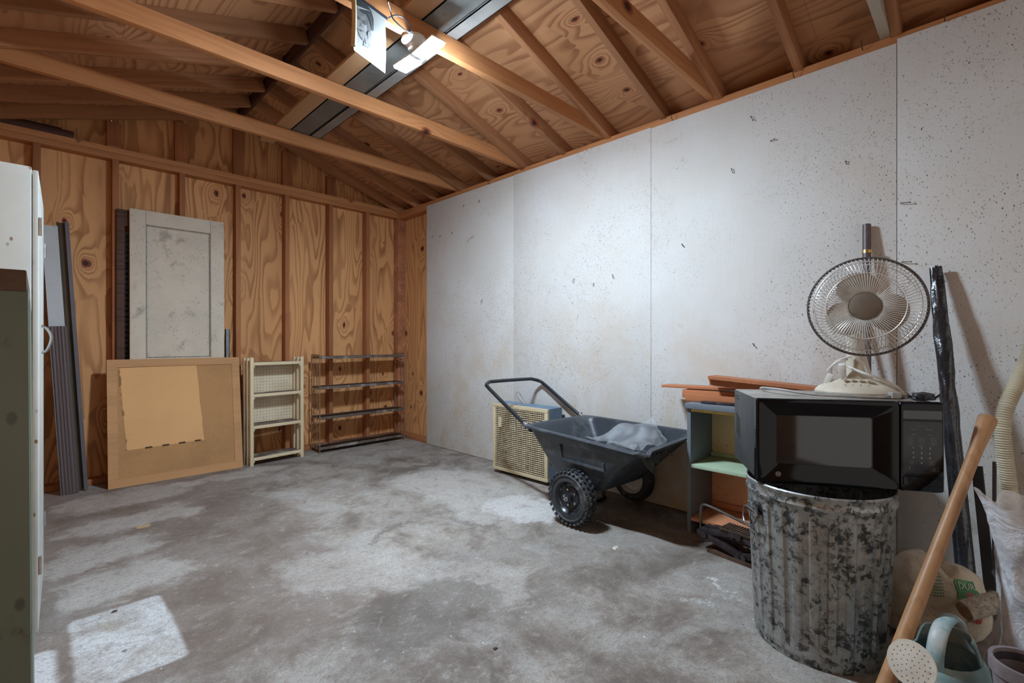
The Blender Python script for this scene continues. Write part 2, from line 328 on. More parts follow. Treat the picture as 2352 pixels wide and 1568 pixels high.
MT['steel'] = plain('worn steel tube', (.20, .20, .20), .3, .9, .2, 10)
MT['porcelain'] = plain('porcelain', (.75, .75, .73), .25, 0, .05)
MT['lamp_body'] = plain('white lamp housing', (.7, .7, .7), .4, 0, .03)
k = N('LED lens'); k.set((1, 1, 1), .4); k.b.inputs['Emission Color'].default_value = (.69, .845, 1, 1); k.b.inputs['Emission Strength'].default_value = 800; MT['led'] = k.m
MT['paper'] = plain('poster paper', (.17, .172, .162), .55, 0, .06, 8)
MT['paper_back'] = plain('yellowed paper back', (.52, .38, .18), .6, 0, .12, 8)
MT['ink_black'] = plain('ink dark', (.012, .014, .016), .6, 0, .1)
MT['ink_grey'] = plain('ink mid', (.07, .073, .076), .6, 0, .2, 40)
MT['ink_light'] = plain('ink light', (.085, .087, .087), .6, 0, .15, 40)
MT['rail_grey'] = plain('grey channel steel', (.135, .135, .125), .5, .35, .15, 5, dirt=((.09, .085, .08), 9, .6))
MT['rail_grey2'] = plain('pale grey narrow channel', (.22, .205, .19), .5, .25, .15, 5)
MT['plank_tan'] = wood('tan plank', (.47, .27, .14), (.34, .17, .08), 'x', 6, .03, 8, knots=.3, contrast=.4, var=0)
MT['black_metal'] = plain('black metal strip', (.02, .022, .028), .4, .2, .2)
MT['pot'] = plain('mauve grey pot', (.19, .165, .17), .7, 0, .25, 20)
MT['pot_in'] = plain('dark pot inside', (.035, .03, .035), .8, 0, .3, 20)
MT['black_roll'] = glossy_plastic('black roll', (.012, .012, .016), .4, 9, .35)
MT['nail'] = plain('rusty nail', (.06, .035, .02), .6, .5, .2)
MT['fuzz'] = plain('fuzzy roller nap', (.55, .50, .42), .9, 0, .3, 60)
MT['roller_wood'] = plain('roller core', (.36, .22, .12), .8, 0, .25, 40)
MT['white_board'] = wood('white washed joist', (.48, .42, .34), (.30, .2, .12), 'x', 8, .04, 9, knots=.3, contrast=.6, var=0)
def cork():
    k = N('cork and fibre board'); v = k.obj(); x, y, z = k.sep(v)
    fine = k.noise(v, 260, 3, .7); n = k.noise(v, 3, 6, .65)
    c = k.mix(k.step(fine, .3, .7), (.42, .225, .095), (.55, .30, .13)); c = k.mix(k.m2('MULTIPLY', k.step(n, .4, .7), .35), c, (.27, .16, .08))
    jx = k.m2('MULTIPLY_ADD', k.m2('SUBTRACT', k.noise(v, 5, 3), .5), .02, k.m2('MULTIPLY_ADD', z, .06, x))
    inx = k.m2('MULTIPLY', k.step(jx, .118, .122), k.m2('SUBTRACT', 1.0, k.step(jx, .585, .590)))
    zz = k.m2('MULTIPLY_ADD', x, -.02, z)
    inz = k.m2('MULTIPLY', k.step(zz, .245, .249), k.m2('SUBTRACT', 1.0, k.step(zz, .83, .835)))
    inn = k.m2('MULTIPLY', inx, inz)
    c = k.mix(inn, c, k.mix(k.step(n, .35, .7), (.76, .43, .19), (.71, .395, .175)))
    # burnt marks along the patch's lower edge
    lo = k.m2('MULTIPLY', k.m2('MULTIPLY', k.m2('SUBTRACT', 1.0, k.step(k.m2('ABSOLUTE', k.m2('SUBTRACT', zz, .247)), .003, .009)), k.step(x, .15, .18)), k.m2('SUBTRACT', 1.0, k.step(x, .54, .57)))
    c = k.mix(k.m2('MULTIPLY', lo, k.step(k.m2('SINE', k.m2('MULTIPLY', x, 62.0)), .1, .4)), c, (.06, .035, .02))
    le = k.m2('MULTIPLY', k.m2('SUBTRACT', 1.0, k.step(k.m2('ABSOLUTE', k.m2('SUBTRACT', jx, .118)), .004, .01)), k.step(k.noise(v, 11, 2), .52, .6))
    c = k.mix(k.m2('MULTIPLY', k.m2('MULTIPLY', le, inz), .6), c, (.12, .07, .035))
    d = k.voro(v, 45); c = k.mix(k.m2('MULTIPLY', k.m2('SUBTRACT', 1.0, k.step(d, .05, .09)), k.step(n, .45, .6)), c, (.13, .08, .04))
    k.set(c, .85, spec=.15); k.bump(fine, .3, .001); return k.m
MT['cork'] = cork()
def pegb():
    k = N('perforated hardboard'); v = k.obj(); x, y, z = k.sep(v)
    fx = k.m2('SUBTRACT', k.m2('FRACT', k.m2('DIVIDE', x, .0254)), .5); fz = k.m2('SUBTRACT', k.m2('FRACT', k.m2('DIVIDE', z, .0254)), .5)
    d = k.m2('SQRT', k.m2('ADD', k.m2('MULTIPLY', fx, fx), k.m2('MULTIPLY', fz, fz)))
    c = k.mix(k.step(k.noise(v, 6, 5), .35, .65), (.74, .63, .45), (.64, .53, .36))
    c = k.mix(k.m2('SUBTRACT', 1.0, k.step(d, .10, .14)), c, (.05, .03, .02)); k.set(c, .6); return k.m
MT['pegboard'] = pegb()
def fluted():
    k = N('brown fluted vinyl'); v = k.obj(); x, y, z = k.sep(v)
    n = k.noise(k.comb(k.m2('MULTIPLY', x, 130.0), 0.0, k.m2('MULTIPLY', z, .4)), 1, 3, .6)
    c = k.mix(k.step(n, .35, .65), (.085, .062, .062), (.135, .10, .10)); k.set(c, .5); return k.m
MT['fluted'] = fluted()
MT['post'] = plain('fir post with pale mortar smears', (.40, .16, .07), .65, 0, .25, 9, dirt=((.50, .40, .33), 22, .56))
MT['door_mould'] = plain('shade-toned moulding paint', (.30, .27, .225), .8, 0, .3, 40)  # darker tone paints the moulding's shadow line into the colour

# ------------------------------------------------------------------ geometry helpers
class MB:
    def __init__(s): s.bm = bmesh.new(); s.mi = 0; s.M = Matrix()
    def _fin(s, n0):
        s.bm.faces.ensure_lookup_table()
        for f in s.bm.faces[n0:]: f.material_index = s.mi
    def _add(s, verts, faces):
        n0 = len(s.bm.faces); vs = [s.bm.verts.new(s.M @ Vector(v)) for v in verts]
        for f in faces:
            try: s.bm.faces.new([vs[i] for i in f])
            except ValueError: pass
        s._fin(n0); return vs
    def box(s, c, d, rot=None, bev=0.0):
        t = bmesh.new(); bmesh.ops.create_cube(t, size=1.0)
        for v in t.verts: v.co = Vector((v.co.x * d[0], v.co.y * d[1], v.co.z * d[2]))
        if bev: bmesh.ops.bevel(t, geom=t.edges[:], offset=min(bev, min(d) * .45), segments=2, profile=.6, affect='EDGES')
        m = Matrix.Translation(c) @ (rot.to_4x4() if rot is not None else Matrix())
        t.verts.ensure_lookup_table(); t.verts.index_update()
        s._add([m @ v.co for v in t.verts], [[v.index for v in f.verts] for f in t.faces]); t.free(); return s
    def bx(s, x0, x1, y0, y1, z0, z1, bev=0.0):
        return s.box(((x0 + x1) / 2, (y0 + y1) / 2, (z0 + z1) / 2), (abs(x1 - x0), abs(y1 - y0), abs(z1 - z0)), None, bev)
    def beam(s, p0, p1, w, h, up=(0, 0, 1), bev=0.0):
        p0, p1 = Vector(p0), Vector(p1); x = (p1 - p0); L = x.length; x.normalize()
        y = Vector(up).cross(x).normalized(); z = x.cross(y)
        return s.box((p0 + p1) / 2, (L, w, h), Matrix((x, y, z)).transposed(), bev)
    def tube(s, pts, r, seg=8, closed=False, flat=None):
        pts = [Vector(p) for p in pts]; n = len(pts)
        rs = r if isinstance(r, (list, tuple)) else [r] * n
        T = []
        for i in range(n):
            a = pts[(i - 1) % n] if (closed or i) else pts[i]; b = pts[(i + 1) % n] if (closed or i < n - 1) else pts[i]
            T.append((b - a).normalized())
        u = T[0].orthogonal().normalized() if flat is None else Vector(flat)
        verts, faces = [], []
        for i in range(n):
            u = (u - T[i] * u.dot(T[i])).normalized(); w = T[i].cross(u)
            for j in range(seg):
                a = 2 * math.pi * j / seg; k_ = .5 if flat is not None else 1
                verts.append(pts[i] + (u * math.cos(a) + w * math.sin(a) * k_) * rs[i])
        for i in range(n if closed else n - 1):
            for j in range(seg):
                a, b = i * seg + j, i * seg + (j + 1) % seg; c, d = ((i + 1) % n) * seg + (j + 1) % seg, ((i + 1) % n) * seg + j
                faces.append((a, b, c, d))
        if not closed: faces += [tuple(range(seg))[::-1], tuple((n - 1) * seg + j for j in range(seg))]
        s._add(verts, faces); return s
    def lathe(s, prof, seg=40, M=None, f=None):
        M = M or Matrix(); verts, faces = [], []
        for r, z in prof:
            for j in range(seg):
                a = 2 * math.pi * j / seg; rr = f(r, z, a) if f else r
                verts.append(M @ Vector((rr * math.cos(a), rr * math.sin(a), z)))
        for i in range(len(prof) - 1):
            for j in range(seg): faces.append((i * seg + j, i * seg + (j + 1) % seg, (i + 1) * seg + (j + 1) % seg, (i + 1) * seg + j))
        if prof[0][0] > 1e-5 and prof[0] != prof[-1]: pass
        s._add(verts, faces); return s
    def disc(s, r, z, seg=40, M=None):
        M = M or Matrix(); s._add([M @ Vector((r * math.cos(2 * math.pi * j / seg), r * math.sin(2 * math.pi * j / seg), z)) for j in range(seg)], [tuple(range(seg))]); return s
    def poly(s, pts, depth=None, M=None):     # pts in XY, optional extrusion along +Z
        M = M or Matrix(); n = len(pts)
        if not depth: s._add([M @ Vector((p[0], p[1], 0)) for p in pts], [tuple(range(n))]); return s
        vs = [M @ Vector((p[0], p[1], 0)) for p in pts] + [M @ Vector((p[0], p[1], depth)) for p in pts]
        s._add(vs, [tuple(range(n))[::-1], tuple(range(n, 2 * n))] + [(i, (i + 1) % n, n + (i + 1) % n, n + i) for i in range(n)]); return s
    def loft(s, rings, cap0=True, cap1=True):
        n = len(rings[0]); verts = [p for r in rings for p in r]; faces = []
        for i in range(len(rings) - 1):
            for j in range(n): faces.append((i * n + j, i * n + (j + 1) % n, (i + 1) * n + (j + 1) % n, (i + 1) * n + j))
        if cap0: faces.append(tuple(range(n))[::-1])
        if cap1: faces.append(tuple((len(rings) - 1) * n + j for j in range(n)))
        s._add(verts, faces); return s
    def grid(s, f, nu, nv, wrapu=False):
        verts = [f(i / (nu if wrapu else nu - 1), j / (nv - 1)) for j in range(nv) for i in range(nu)]; faces = []
        for j in range(nv - 1):
            for i in range(nu if wrapu else nu - 1):
                a, b = j * nu + i, j * nu + (i + 1) % nu; faces.append((a, b, b + nu, a + nu))
        s._add(verts, faces); return s
    def build(s, name, mat, parent=None, smooth=30, world=False, solid=0.0):
        bm = s.bm
        if world and parent is not None: bm.transform(wm(parent).inverted())
        bmesh.ops.remove_doubles(bm, verts=bm.verts[:], dist=1e-6)
        if solid: bmesh.ops.solidify(bm, geom=bm.faces[:], thickness=solid)
        bmesh.ops.recalc_face_normals(bm, faces=bm.faces[:])
        me = bpy.data.meshes.new(name); bm.to_mesh(me); bm.free()
        for m in (mat if isinstance(mat, (list, tuple)) else [mat]): me.materials.append(MT[m] if isinstance(m, str) else m)
        if smooth:
            me.shade_smooth(); me.set_sharp_from_angle(angle=R(smooth))
        o = bpy.data.objects.new(name, me); COL.objects.link(o)
        if parent is not None: o.parent = parent
        return o

def wm(o):
    m = o.matrix_basis.copy()
    while o.parent: o = o.parent; m = o.matrix_basis @ m
    return m
def tag(o, label, cat, group=None):
    o['label'] = label; o['category'] = cat
    if group: o['group'] = group
    return o
def thing(name, label, cat, loc=(0, 0, 0), rot=(0, 0, 0), group=None):
    o = bpy.data.objects.new(name, None); COL.objects.link(o); o.empty_display_size = .1
    o.location = loc; o.rotation_euler = rot; return tag(o, label, cat, group)
def struct(o): o['kind'] = 'structure'; return o
def lbl(o, t): o['label'] = t; return o
def box1(name, mat, parent, *a, bev=0.0, world=False, smooth=30):
    b = MB(); b.bx(*a, bev=bev); return b.build(name, mat, parent, smooth, world)
def timber(name, p0, p1, w, h, mat, label, cat, group=None, up=(0, 0, 1), bev=.002):
    p0, p1 = Vector(p0), Vector(p1); x = (p1 - p0); L = x.length; x.normalize()
    y = Vector(up).cross(x).normalized(); z = x.cross(y)
    b = MB(); b.box((L / 2, 0, 0), (L, w, h), None, bev)
    o = b.build(name, mat, None)
    o.matrix_basis = Matrix.Translation(p0) @ Matrix((x, y, z)).transposed().to_4x4()
    return tag(o, label, cat, group) if label else o
ORD = ['first', 'second', 'third', 'fourth', 'fifth', 'sixth', 'seventh', 'eighth', 'ninth', 'tenth', 'eleventh', 'twelfth', 'thirteenth', 'fourteenth', 'fifteenth']
def arc(c, r, a0, a1, n, ax='xy'):
    out = []
    for i in range(n + 1):
        a = R(a0 + (a1 - a0) * i / n); p = (r * math.cos(a), r * math.sin(a))
        out.append({'xy': (c[0] + p[0], c[1] + p[1], c[2]), 'yz': (c[0], c[1] + p[0], c[2] + p[1]), 'xz': (c[0] + p[0], c[1], c[2] + p[1])}[ax])
    return out
def smoothpath(pts, n=8):
    P = [Vector(p) for p in pts]; P = [P[0] * 2 - P[1]] + P + [P[-1] * 2 - P[-2]]; out = []
    for i in range(1, len(P) - 2):
        for k_ in range(n):
            t = k_ / n; a, b, c, d = P[i - 1:i + 3]
            out.append(.5 * ((2 * b) + (c - a) * t + (2 * a - 5 * b + 4 * c - d) * t * t + (3 * b - a - 3 * c + d) * t ** 3))
    out.append(P[-2]); return out
def text_mb(mb, txt, size, M, ext=.0003, ax='CENTER'):
    cu = bpy.data.curves.new('t', 'FONT'); cu.body = txt; cu.size = size; cu.align_x = ax; cu.align_y = 'CENTER'; cu.extrude = ext; cu.resolution_u = 3
    o = bpy.data.objects.new('t', cu); COL.objects.link(o); bpy.context.view_layer.update()
    me = bpy.data.meshes.new_from_object(o)
    mb._add([M @ v.co for v in me.vertices], [list(p.vertices) for p in me.polygons])
    bpy.data.objects.remove(o); bpy.data.meshes.remove(me); bpy.data.curves.remove(cu)

# ------------------------------------------------------------------ room geometry constants
XR, XRS = 2.735, 2.84       # white panel face, sheathing behind the studs
YB, YBS = 4.48, 4.57        # stud faces and sheathing of the back wall
XL = -.315                  # left wall face
XM = 1.21                   # ridge
YF = -1.75                  # front end of the garage
S = .32
def zr(x): return 2.40 + S * ((XR - x) if x > XM else (x - XL))   # underside of rafters

fl = MB(); fl.bx(-.6, 3.05, YF - .1, 4.75, -.1, 0); struct(fl.build('floor', 'concrete'))
# back wall: plywood sheathing with sheet seams, up into the gable
wb = MB()
for x0, x1 in ((-.41, .387), (.387, 1.606), (1.606, XRS)):
    def top(x): return zr(x) + .09
    pts = [(x0 + .001, 0), (x1 - .001, 0), (x1 - .001, top(x1))] + ([(XM, top(XM))] if x0 < XM < x1 else []) + [(x0 + .001, top(x0))]
    wb.poly(pts, .012, Matrix.Translation((0, YBS + .012, 0)) @ Matrix.Rotation(R(90), 4, 'X'))
struct(wb.build('wall_back', 'ply_wall'))
wr = MB(); wr.bx(XRS, XRS + .012, YF, YBS + .012, 0, 2.45)
wright = struct(wr.build('wall_right', 'ply_wall'))
seams = [3.936, 2.716, 1.496, .2855, -.935, YF]
for i in range(5):
    zt = [2.363, 2.366, 2.360, 2.378, 2.37][i]
    p = MB(); p.bx(XR, XR + .01, seams[i + 1] + (.0012 if i > 1 else .0008), seams[i] - .001, .004, zt, bev=.001)
    p.build('wall_panel', 'white_wall', wright)
wl = MB(); wl.bx(-.42, -.408, YF, YBS + .012, 0, 2.45); struct(wl.build('wall_left', 'ply_wall'))
wf = MB(); wf.bx(-.42, -.12, YF - .012, YF, 0, 2.4); wf.bx(2.6, XRS + .012, YF - .012, YF, 0, 2.4); wf.bx(-.12, 2.6, YF - .012, YF, 2.15, 2.4)  # unseen wall, wide opening added so world light fills the room
wf.poly([(-.42, 2.4), (XRS, 2.4), (XM, zr(XM) + .09)], .012, Matrix.Translation((0, YF, 0)) @ Matrix.Rotation(R(90), 4, 'X'))
struct(wf.build('wall_front', 'ply_wall'))
rf = MB(); H = .094
seq = [YF, -.63, .59, 1.81, 3.03, 4.25, 4.60]
for a, b in zip(seq[:-1], seq[1:]):
    for sgn in (1, -1):
        xe = XM + sgn * (XRS + .06 - XM) * .52; xe2 = XM + sgn * (XRS + .06 - XM)
        for u, w in ((XM, xe), (xe, xe2)):
            u2, w2 = u + sgn * .0008, w - sgn * .0008
            def zz(x): return 2.40 + S * (XR - (XM + abs(x - XM))) + H
            ring0 = [Vector((u2, a + .001, zz(u2))), Vector((w2, a + .001, zz(w2))), Vector((w2, a + .001, zz(w2) + .012)), Vector((u2, a + .001, zz(u2) + .012))]
            rf.loft([ring0, [v + Vector((0, b - a - .002, 0)) for v in ring0]])
rf.mi = 1; rf.bx(XM - .9, XM + .9, YF, 4.6, zz(XM) + .05, zz(XM) + .06)
rf.bx(XRS + .062, XRS + .07, YF, 4.6, 2.36, 2.50); rf.bx(-.49, -.48, YF, 4.6, 2.36, 2.50)
for sx in (0, 1):
    x0, x1 = (XRS + .012, XRS + .065) if not sx else (-.485, -.42)
    rf.bx(x0, x1, YF, 4.6, 2.37, 2.38)
struct(rf.build('ceiling', ['ply_roof', 'inner_dark']))

# framing of the back wall
for i, x in enumerate([-.022, .384, .79, 1.185, 1.584, 1.99, 2.378]):
    timber('wall_stud', (x + .019, YB + .045, .04), (x + .019, YB + .045, 2.342), .089, .038, 'stud', f'reddish stud of the plywood back wall, {ORD[i]} from the left', 'stud', 'lower studs of the back wall', up=(1, 0, 0))
timber('corner_post', (2.792, YB + .045, .04), (2.792, YB + .045, 2.342), .089, .094, 'post', 'thick corner post with mortar smears where back and right walls meet', 'post', up=(1, 0, 0))
for i, x in enumerate([.357, .768, 1.18, 1.58, 1.99]):
    timber('gable_stud', (x + .042, YBS - .02, 2.428), (x + .042, YBS - .02, zr(x + .042) - (.0 if i else 0)), .038, .085, 'stud', f'short flat stud above the back wall plate, {ORD[i]} from the left', 'stud', 'gable studs above the plate', up=(1, 0, 0))
timber('wall_plate', (-.40, YB + .045, 2.363), (XRS, YB + .045, 2.363), .089, .040, 'joist', 'lower of the two doubled top plates along the back wall', 'plate', 'doubled top plates of the back wall')
timber('wall_plate', (-.40, YB + .045, 2.405), (XRS, YB + .045, 2.405), .089, .042, 'joist', 'upper of the two doubled top plates along the back wall', 'plate', 'doubled top plates of the back wall')
timber('sole_plate', (-.40, YB + .045, .02), (XRS, YB + .045, .02), .089, .038, 'stud', 'sole plate on the concrete along the foot of the back wall', 'plate')
timber('wall_plate', (XR + .055, YF, 2.369), (XR + .055, YB - .002, 2.369), .085, .072, 'joist', 'top plate along the upper edge of the white wall', 'plate')
timber('sole_plate', (XR + .055, 3.95, .02), (XR + .055, YB - .002, .02), .085, .038, 'stud', 'short sole plate between the corner post and the white panels', 'plate')
timber('wall_plate', (-.362, YF, 2.369), (-.362, YB - .002, 2.369), .085, .072, 'joist', 'top plate of the left wall behind the white cabinet', 'plate')
# rafters
RY = [4.45, 4.13, 3.80, 3.40, 3.00, 2.59, 2.19, 1.80, 1.40, 1.06, .66, .27, -.13]
th = math.atan(S); hz = .089 / math.cos(th) / 2
for i, y in enumerate(RY):
    yc = y + .019
    if i: lb = f'right-slope rafter running down to the white wall, {ORD[i]} from the back wall'
    else: lb = 'right-slope rafter tight against the back gable'
    timber('rafter', (XM + .02, yc, zr(XM + .02) + hz), (XRS + .05, yc, zr(XRS + .05) + hz), .038, .089, 'rafter', lb, 'rafter', 'rafters of the right roof slope')
    if y > 1.7:
        if i: lb = f'left-slope rafter running from ridge to upper left, {ORD[i]} from the back wall'
        else: lb = 'left-slope rafter tight against the back gable'
        timber('rafter', (XM - .02, yc, zr(XM - .02) + hz), (-.46, yc, zr(-.46) + hz), .038, .089, 'rafter', lb, 'rafter', 'rafters of the left roof slope')
timber('ridge_board', (XM, YF, 2.955), (XM, YBS, 2.955), .02, .145, 'dark_lumber', 'dark ridge board at the peak of the roof', 'beam')
TI = [3.438, 2.628, 1.838, 1.098, .308]
tl = ['nearest the back wall', 'second from the back wall', 'holding the lamp socket', 'fourth from the back wall', 'whitewashed, above the fan']
for i, y in enumerate(TI):
    m = 'white_board' if i == 4 else 'joist'
    timber('ceiling_joist', (-.42, y + .0195, 2.45), (XRS, y + .0195, 2.45), .038, .090, m, 'long ceiling joist spanning the room, ' + tl[i], 'joist', 'ceiling joists')
timber('plank', (1.20, YF + .1, 2.506), (1.20, 3.78, 2.506), .098, .018, 'plank_tan', 'light tan plank lying on the joists left of the grey channel', 'plank')
timber('block', (2.02, .98, 2.66), (1.93, .98, 2.69), .03, .02, 'rafter', 'small wood block nailed under the roof deck near the top right', 'block')
rg = MB(); rg.bx(0, .125, YF + .1, 3.62, 0, .003); rg.bx(0, .003, YF + .1, 3.62, 0, .03); rg.bx(.122, .125, YF + .1, 3.62, 0, .03)
o = rg.build('steel_channel', 'rail_grey'); o.location = (1.255, 0, 2.497); tag(o, 'wide grey steel channel resting across the ceiling joists', 'channel')
rg = MB(); rg.bx(0, .07, YF + .1, 3.56, 0, .004); rg.bx(0, .004, YF + .1, 3.56, 0, .045); rg.bx(.066, .07, YF + .1, 3.56, 0, .045)
o = rg.build('steel_channel', 'rail_grey2'); o.location = (1.39, 0, 2.497); tag(o, 'narrow paler channel beside the wide grey one on the joists', 'channel')
timber('dark_board', (-.30, 4.508, 2.452), (.18, 4.508, 2.452), .03, .05, 'dark_lumber', 'dark board lying on the back wall plate at far left', 'board')
timber('dark_board', (-.25, 4.548, 2.462), (.12, 4.548, 2.462), .03, .07, 'dark_lumber', 'second dark board standing behind the one at far left', 'board')
# wire and hook on the back plate
wk = MB(); wk.tube([(.193, YB - .006, 2.50), (.193, YB - .006, 2.43), (.197, YB - .012, 2.415), (.205, YB - .02, 2.40), (.213, YB - .018, 2.41), (.212, YB - .008, 2.425)], .0025, 6)
o = wk.build('wire_hook', 'grey_metal'); tag(o, 'small wire hook over the top plate at the upper left', 'hook')
# nails in the white wall
def nail(name, y, z, dirv, L, label, group, x=XR, r=.0022):
    b = MB(); d = Vector(dirv).normalized(); p = Vector((x + .006, y, z))
    q = p - Vector((.012 + .3 * L, 0, 0)) + d * L * .15
    e = q + d * L
    b.tube([p, q, e], r * .75, 6); b.tube([e, e + d * .002], r * 1.8, 8)
    tag(b.build(name, 'nail'), label, 'nail', group)
NL = [(.903, 2.237, (0, -.5, -1), .03), (.806, 2.071, (0, -1, .1), .02), (.994, 1.951, (0, .3, 1), .02), (3.128, 2.253, (0, .3, -1), .02), (3.343, 2.255, (0, .3, -1), .015),
      (3.697, 2.035, (0, .3, -1), .015), (3.824, 2.047, (0, .3, -1), .015), (3.515, 2.035, (0, .3, -1), .015), (3.093, 1.38, (0, .4, -1), .02), (2.097, 1.468, (0, .3, -1), .02),
      (1.927, 1.422, (0, .3, -1), .012), (1.775, 1.468, (0, -.3, -1), .02), (.273, 1.634, (0, -1, -.1), .03), (.27, 1.372, (0, -1, -.12), .03), (.472, 1.862, (0, .2, 1), .012),
      (1.291, 1.602, (0, -.6, -1), .015), (.892, 1.008, (0, -.6, -1), .015)]
for y, z, d, L in NL:
    nail('bent_nail', y, z, d, L, 'small bent rusty nail sticking out of the white wall', 'bent nails in the white wall')
for y, z in [(.126, 2.385), (.411, 2.385), (.694, 2.362), (1.348, 2.36), (3.003, 2.36)]:
    nail('plate_nail', y, z, (-.6, 0, 1), .03, 'nail standing up at the top plate above the white wall', 'nails along the top plate', x=XR, r=.0025)

# ------------------------------------------------------------------ lamp
lamp = thing('ceiling_light', 'lit cool white LED garage lamp with two wings under the joist', 'light', (1.222, 1.86, 2.405))
b = MB(); b.lathe([(.0, 0), (.055, 0), (.056, -.012), (.045, -.022), (.028, -.03), (.026, -.05), (.0, -.05)], 32); b.build('socket', 'porcelain', lamp)
b = MB(); b.M = Matrix.Translation((.02, 0, -.05)); b.lathe([(0, 0), (.02, 0), (.022, -.012), (.034, -.02), (.034, -.03), (0, -.032)], 24); b.build('hub', 'lamp_body', lamp)
for sgn, nm in ((-1, 'near'), (1, 'far')):
    M = Matrix.Translation((.025, 0, -.078)) @ Matrix.Rotation(R(4 * sgn), 4, 'X')
    b = MB(); b.M = M; b.box((0, sgn * .09, 0), (.068, .135, .012), None, .005); w = b.build('wing', 'led', lamp)
    b = MB(); b.M = M; b.box((0, sgn * .09, .0085), (.074, .141, .007), None, .002)  # made wider than the lens to block its upward light
    for q in range(5): b.box((0, sgn * (.045 + q * .022), .015), (.046, .003, .006))
    b.build('heat_sink', 'lamp_body', w)
# poster hanging from the joist
po = thing('portrait_poster', 'curled black and white portrait poster of a dark-haired young man hanging beside the lamp', 'poster', (1.046, 1.81, 2.392))
ux = Vector((-.17, -.036, .0)); W_, Hh = .190, .235
un = ux.normalized()
nn = un.cross(Vector((0, 0, 1)))
if nn.dot(Vector((-1, -1, 0))) < 0: nn = -nn
def pp(u, v, off=0):    # u 0..1 from right to left, v 0 top..1 bottom
    c = 0
    if u > .82: c = .018 * ((u - .82) / .18) ** 1.4
    p = un * (u * W_ - c * .6) + nn * (c * 1.3 + off + .006 * math.sin(v * 3) * 1) + Vector((0, 0, -v * (Hh - .018 * u)))
    return p
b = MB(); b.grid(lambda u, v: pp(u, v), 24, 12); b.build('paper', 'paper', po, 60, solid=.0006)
b = MB(); b.tube([pp(1.0, v, -.004) + Vector((0, 0, 0)) for v in [i / 10 for i in range(11)]], .009, 12); b.build('curled_edge', 'paper_back', po)
def pface(name, mat, pts, off):
    b = MB(); b._add([pp(u, v, off) for u, v in pts], [tuple(range(len(pts)))]); return b.build(name, mat, po, 0)
fo = .0012
def el(cu, cv, ru, rv, n=20, a=0): return [(cu + ru * math.cos(2 * math.pi * i / n + a), cv + rv * math.sin(2 * math.pi * i / n + a)) for i in range(n)]
def multi(name, mat, polys, off):
    b = MB()
    for pts in polys: b._add([pp(u, v, off) for u, v in pts], [tuple(range(len(pts)))])
    return b.build(name, mat, po, 0)
multi('printed_face', 'ink_light', [[(.84, .30), (.83, .45), (.79, .58), (.72, .68), (.64, .72), (.56, .68), (.47, .60), (.44, .48), (.42, .30), (.55, .2), (.75, .2)], [(.60, .60), (.44, .56), (.44, .76), (.62, .80)]], fo)
multi('printed_hair', 'ink_black', [[(.86, .38), (.88, .2), (.84, .07), (.72, .0), (.52, .0), (.40, .07), (.35, .2), (.36, .40), (.40, .44), (.44, .30), (.52, .2), (.62, .23), (.74, .2), (.82, .26)]], fo * 2)
multi('printed_features', 'ink_black', [el(.745, .39, .035, .012), el(.58, .40, .04, .013), [(.79, .365), (.70, .35), (.70, .362), (.79, .378)], [(.64, .36), (.53, .355), (.53, .37), (.64, .375)], el(.685, .50, .022, .010), el(.67, .565, .055, .011)], fo * 3)
multi('printed_shading', 'ink_grey', [[(.47, .46), (.52, .52), (.50, .66), (.44, .74), (.42, .5)], [(.69, .41), (.705, .49), (.665, .485)], [(.60, .66), (.46, .62), (.44, .70), (.56, .74)]], fo * 1.6)
b = MB(); b.beam(un * -.012 + Vector((0, 0, .004)), un * (W_ + .05) + Vector((0, 0, .004)), .006, .012)
b.build('hanger_bar', 'black_metal', po)
wl_ = MB(); wl_.tube(smoothpath([(1.058, 1.80, 2.395), (1.09, 1.80, 2.42), (1.13, 1.80, 2.43), (1.165, 1.80, 2.405), (1.16, 1.80, 2.38), (1.12, 1.80, 2.385), (1.08, 1.80, 2.40), (1.06, 1.79, 2.42), (1.03, 1.76, 2.43)]), .003, 8)
tag(wl_.build('looped_wire', 'black_metal'), 'thin wire coiled in a loop between poster and lamp socket', 'wire')

# ------------------------------------------------------------------ left side: cabinets
wc = thing('metal_cabinet', 'tall white metal cabinet with small rust spots and a chrome pull on its door', 'cabinet', (-.012, 2.227, 0), (0, 0, R(-1.6)))
b = MB(); b.bx(-.285, -.002, 0, .60, .03, 1.594, bev=.004); b.bx(-.28, -.01, .01, .59, 0, .03); b.build('body', 'cab_white', wc)
for y0, y1 in ((.004, .299), (.301, .596)):
    d = box1('door', 'cab_white', wc, 0, .014, y0, y1, .05, 1.585, bev=.003)
    if y0 < .1: dd = d
    for z in (1.40, .27):
        hb = MB(); yy = y0 + .004 if y0 < .1 else y1 - .004
        hb.tube([(.018, yy, z - .03), (.018, yy, z + .03)], .004, 8); hb.build('hinge', 'chrome', d)
hb = MB(); hb.tube(smoothpath([(.014, .28, 1.075), (.03, .28, 1.065), (.042, .28, 1.03), (.03, .28, .985), (.014, .28, .975)], 6), .005, 8); hb.build('handle', 'chrome', dd)
b = MB()
for z0, r in ((.25, .012), (.4, .009), (.15, .02)): b.bx(.0142, .0150, .01, .03 + r, z0, z0 + .02)
gc = thing('steel_cabinet', 'dark drab-green scratched metal cabinet at the left edge, in front of the white one', 'cabinet', (-.003, 1.20, 0), (0, R(-.32), 0))
b = MB(); b.bx(-.27, -.002, 0, .45, 0, 1.115, bev=.004); b.build('body', 'cab_green', gc)
b = MB(); b.bx(-.272, -.004, -.003, .452, 1.105, 1.143, bev=.003); b.build('top_rim', 'rust_dark', gc)
b = MB(); b.bx(-.006, -.001, .02, .43, .06, 1.09, bev=.002); dr = b.build('door', 'cab_green', gc)

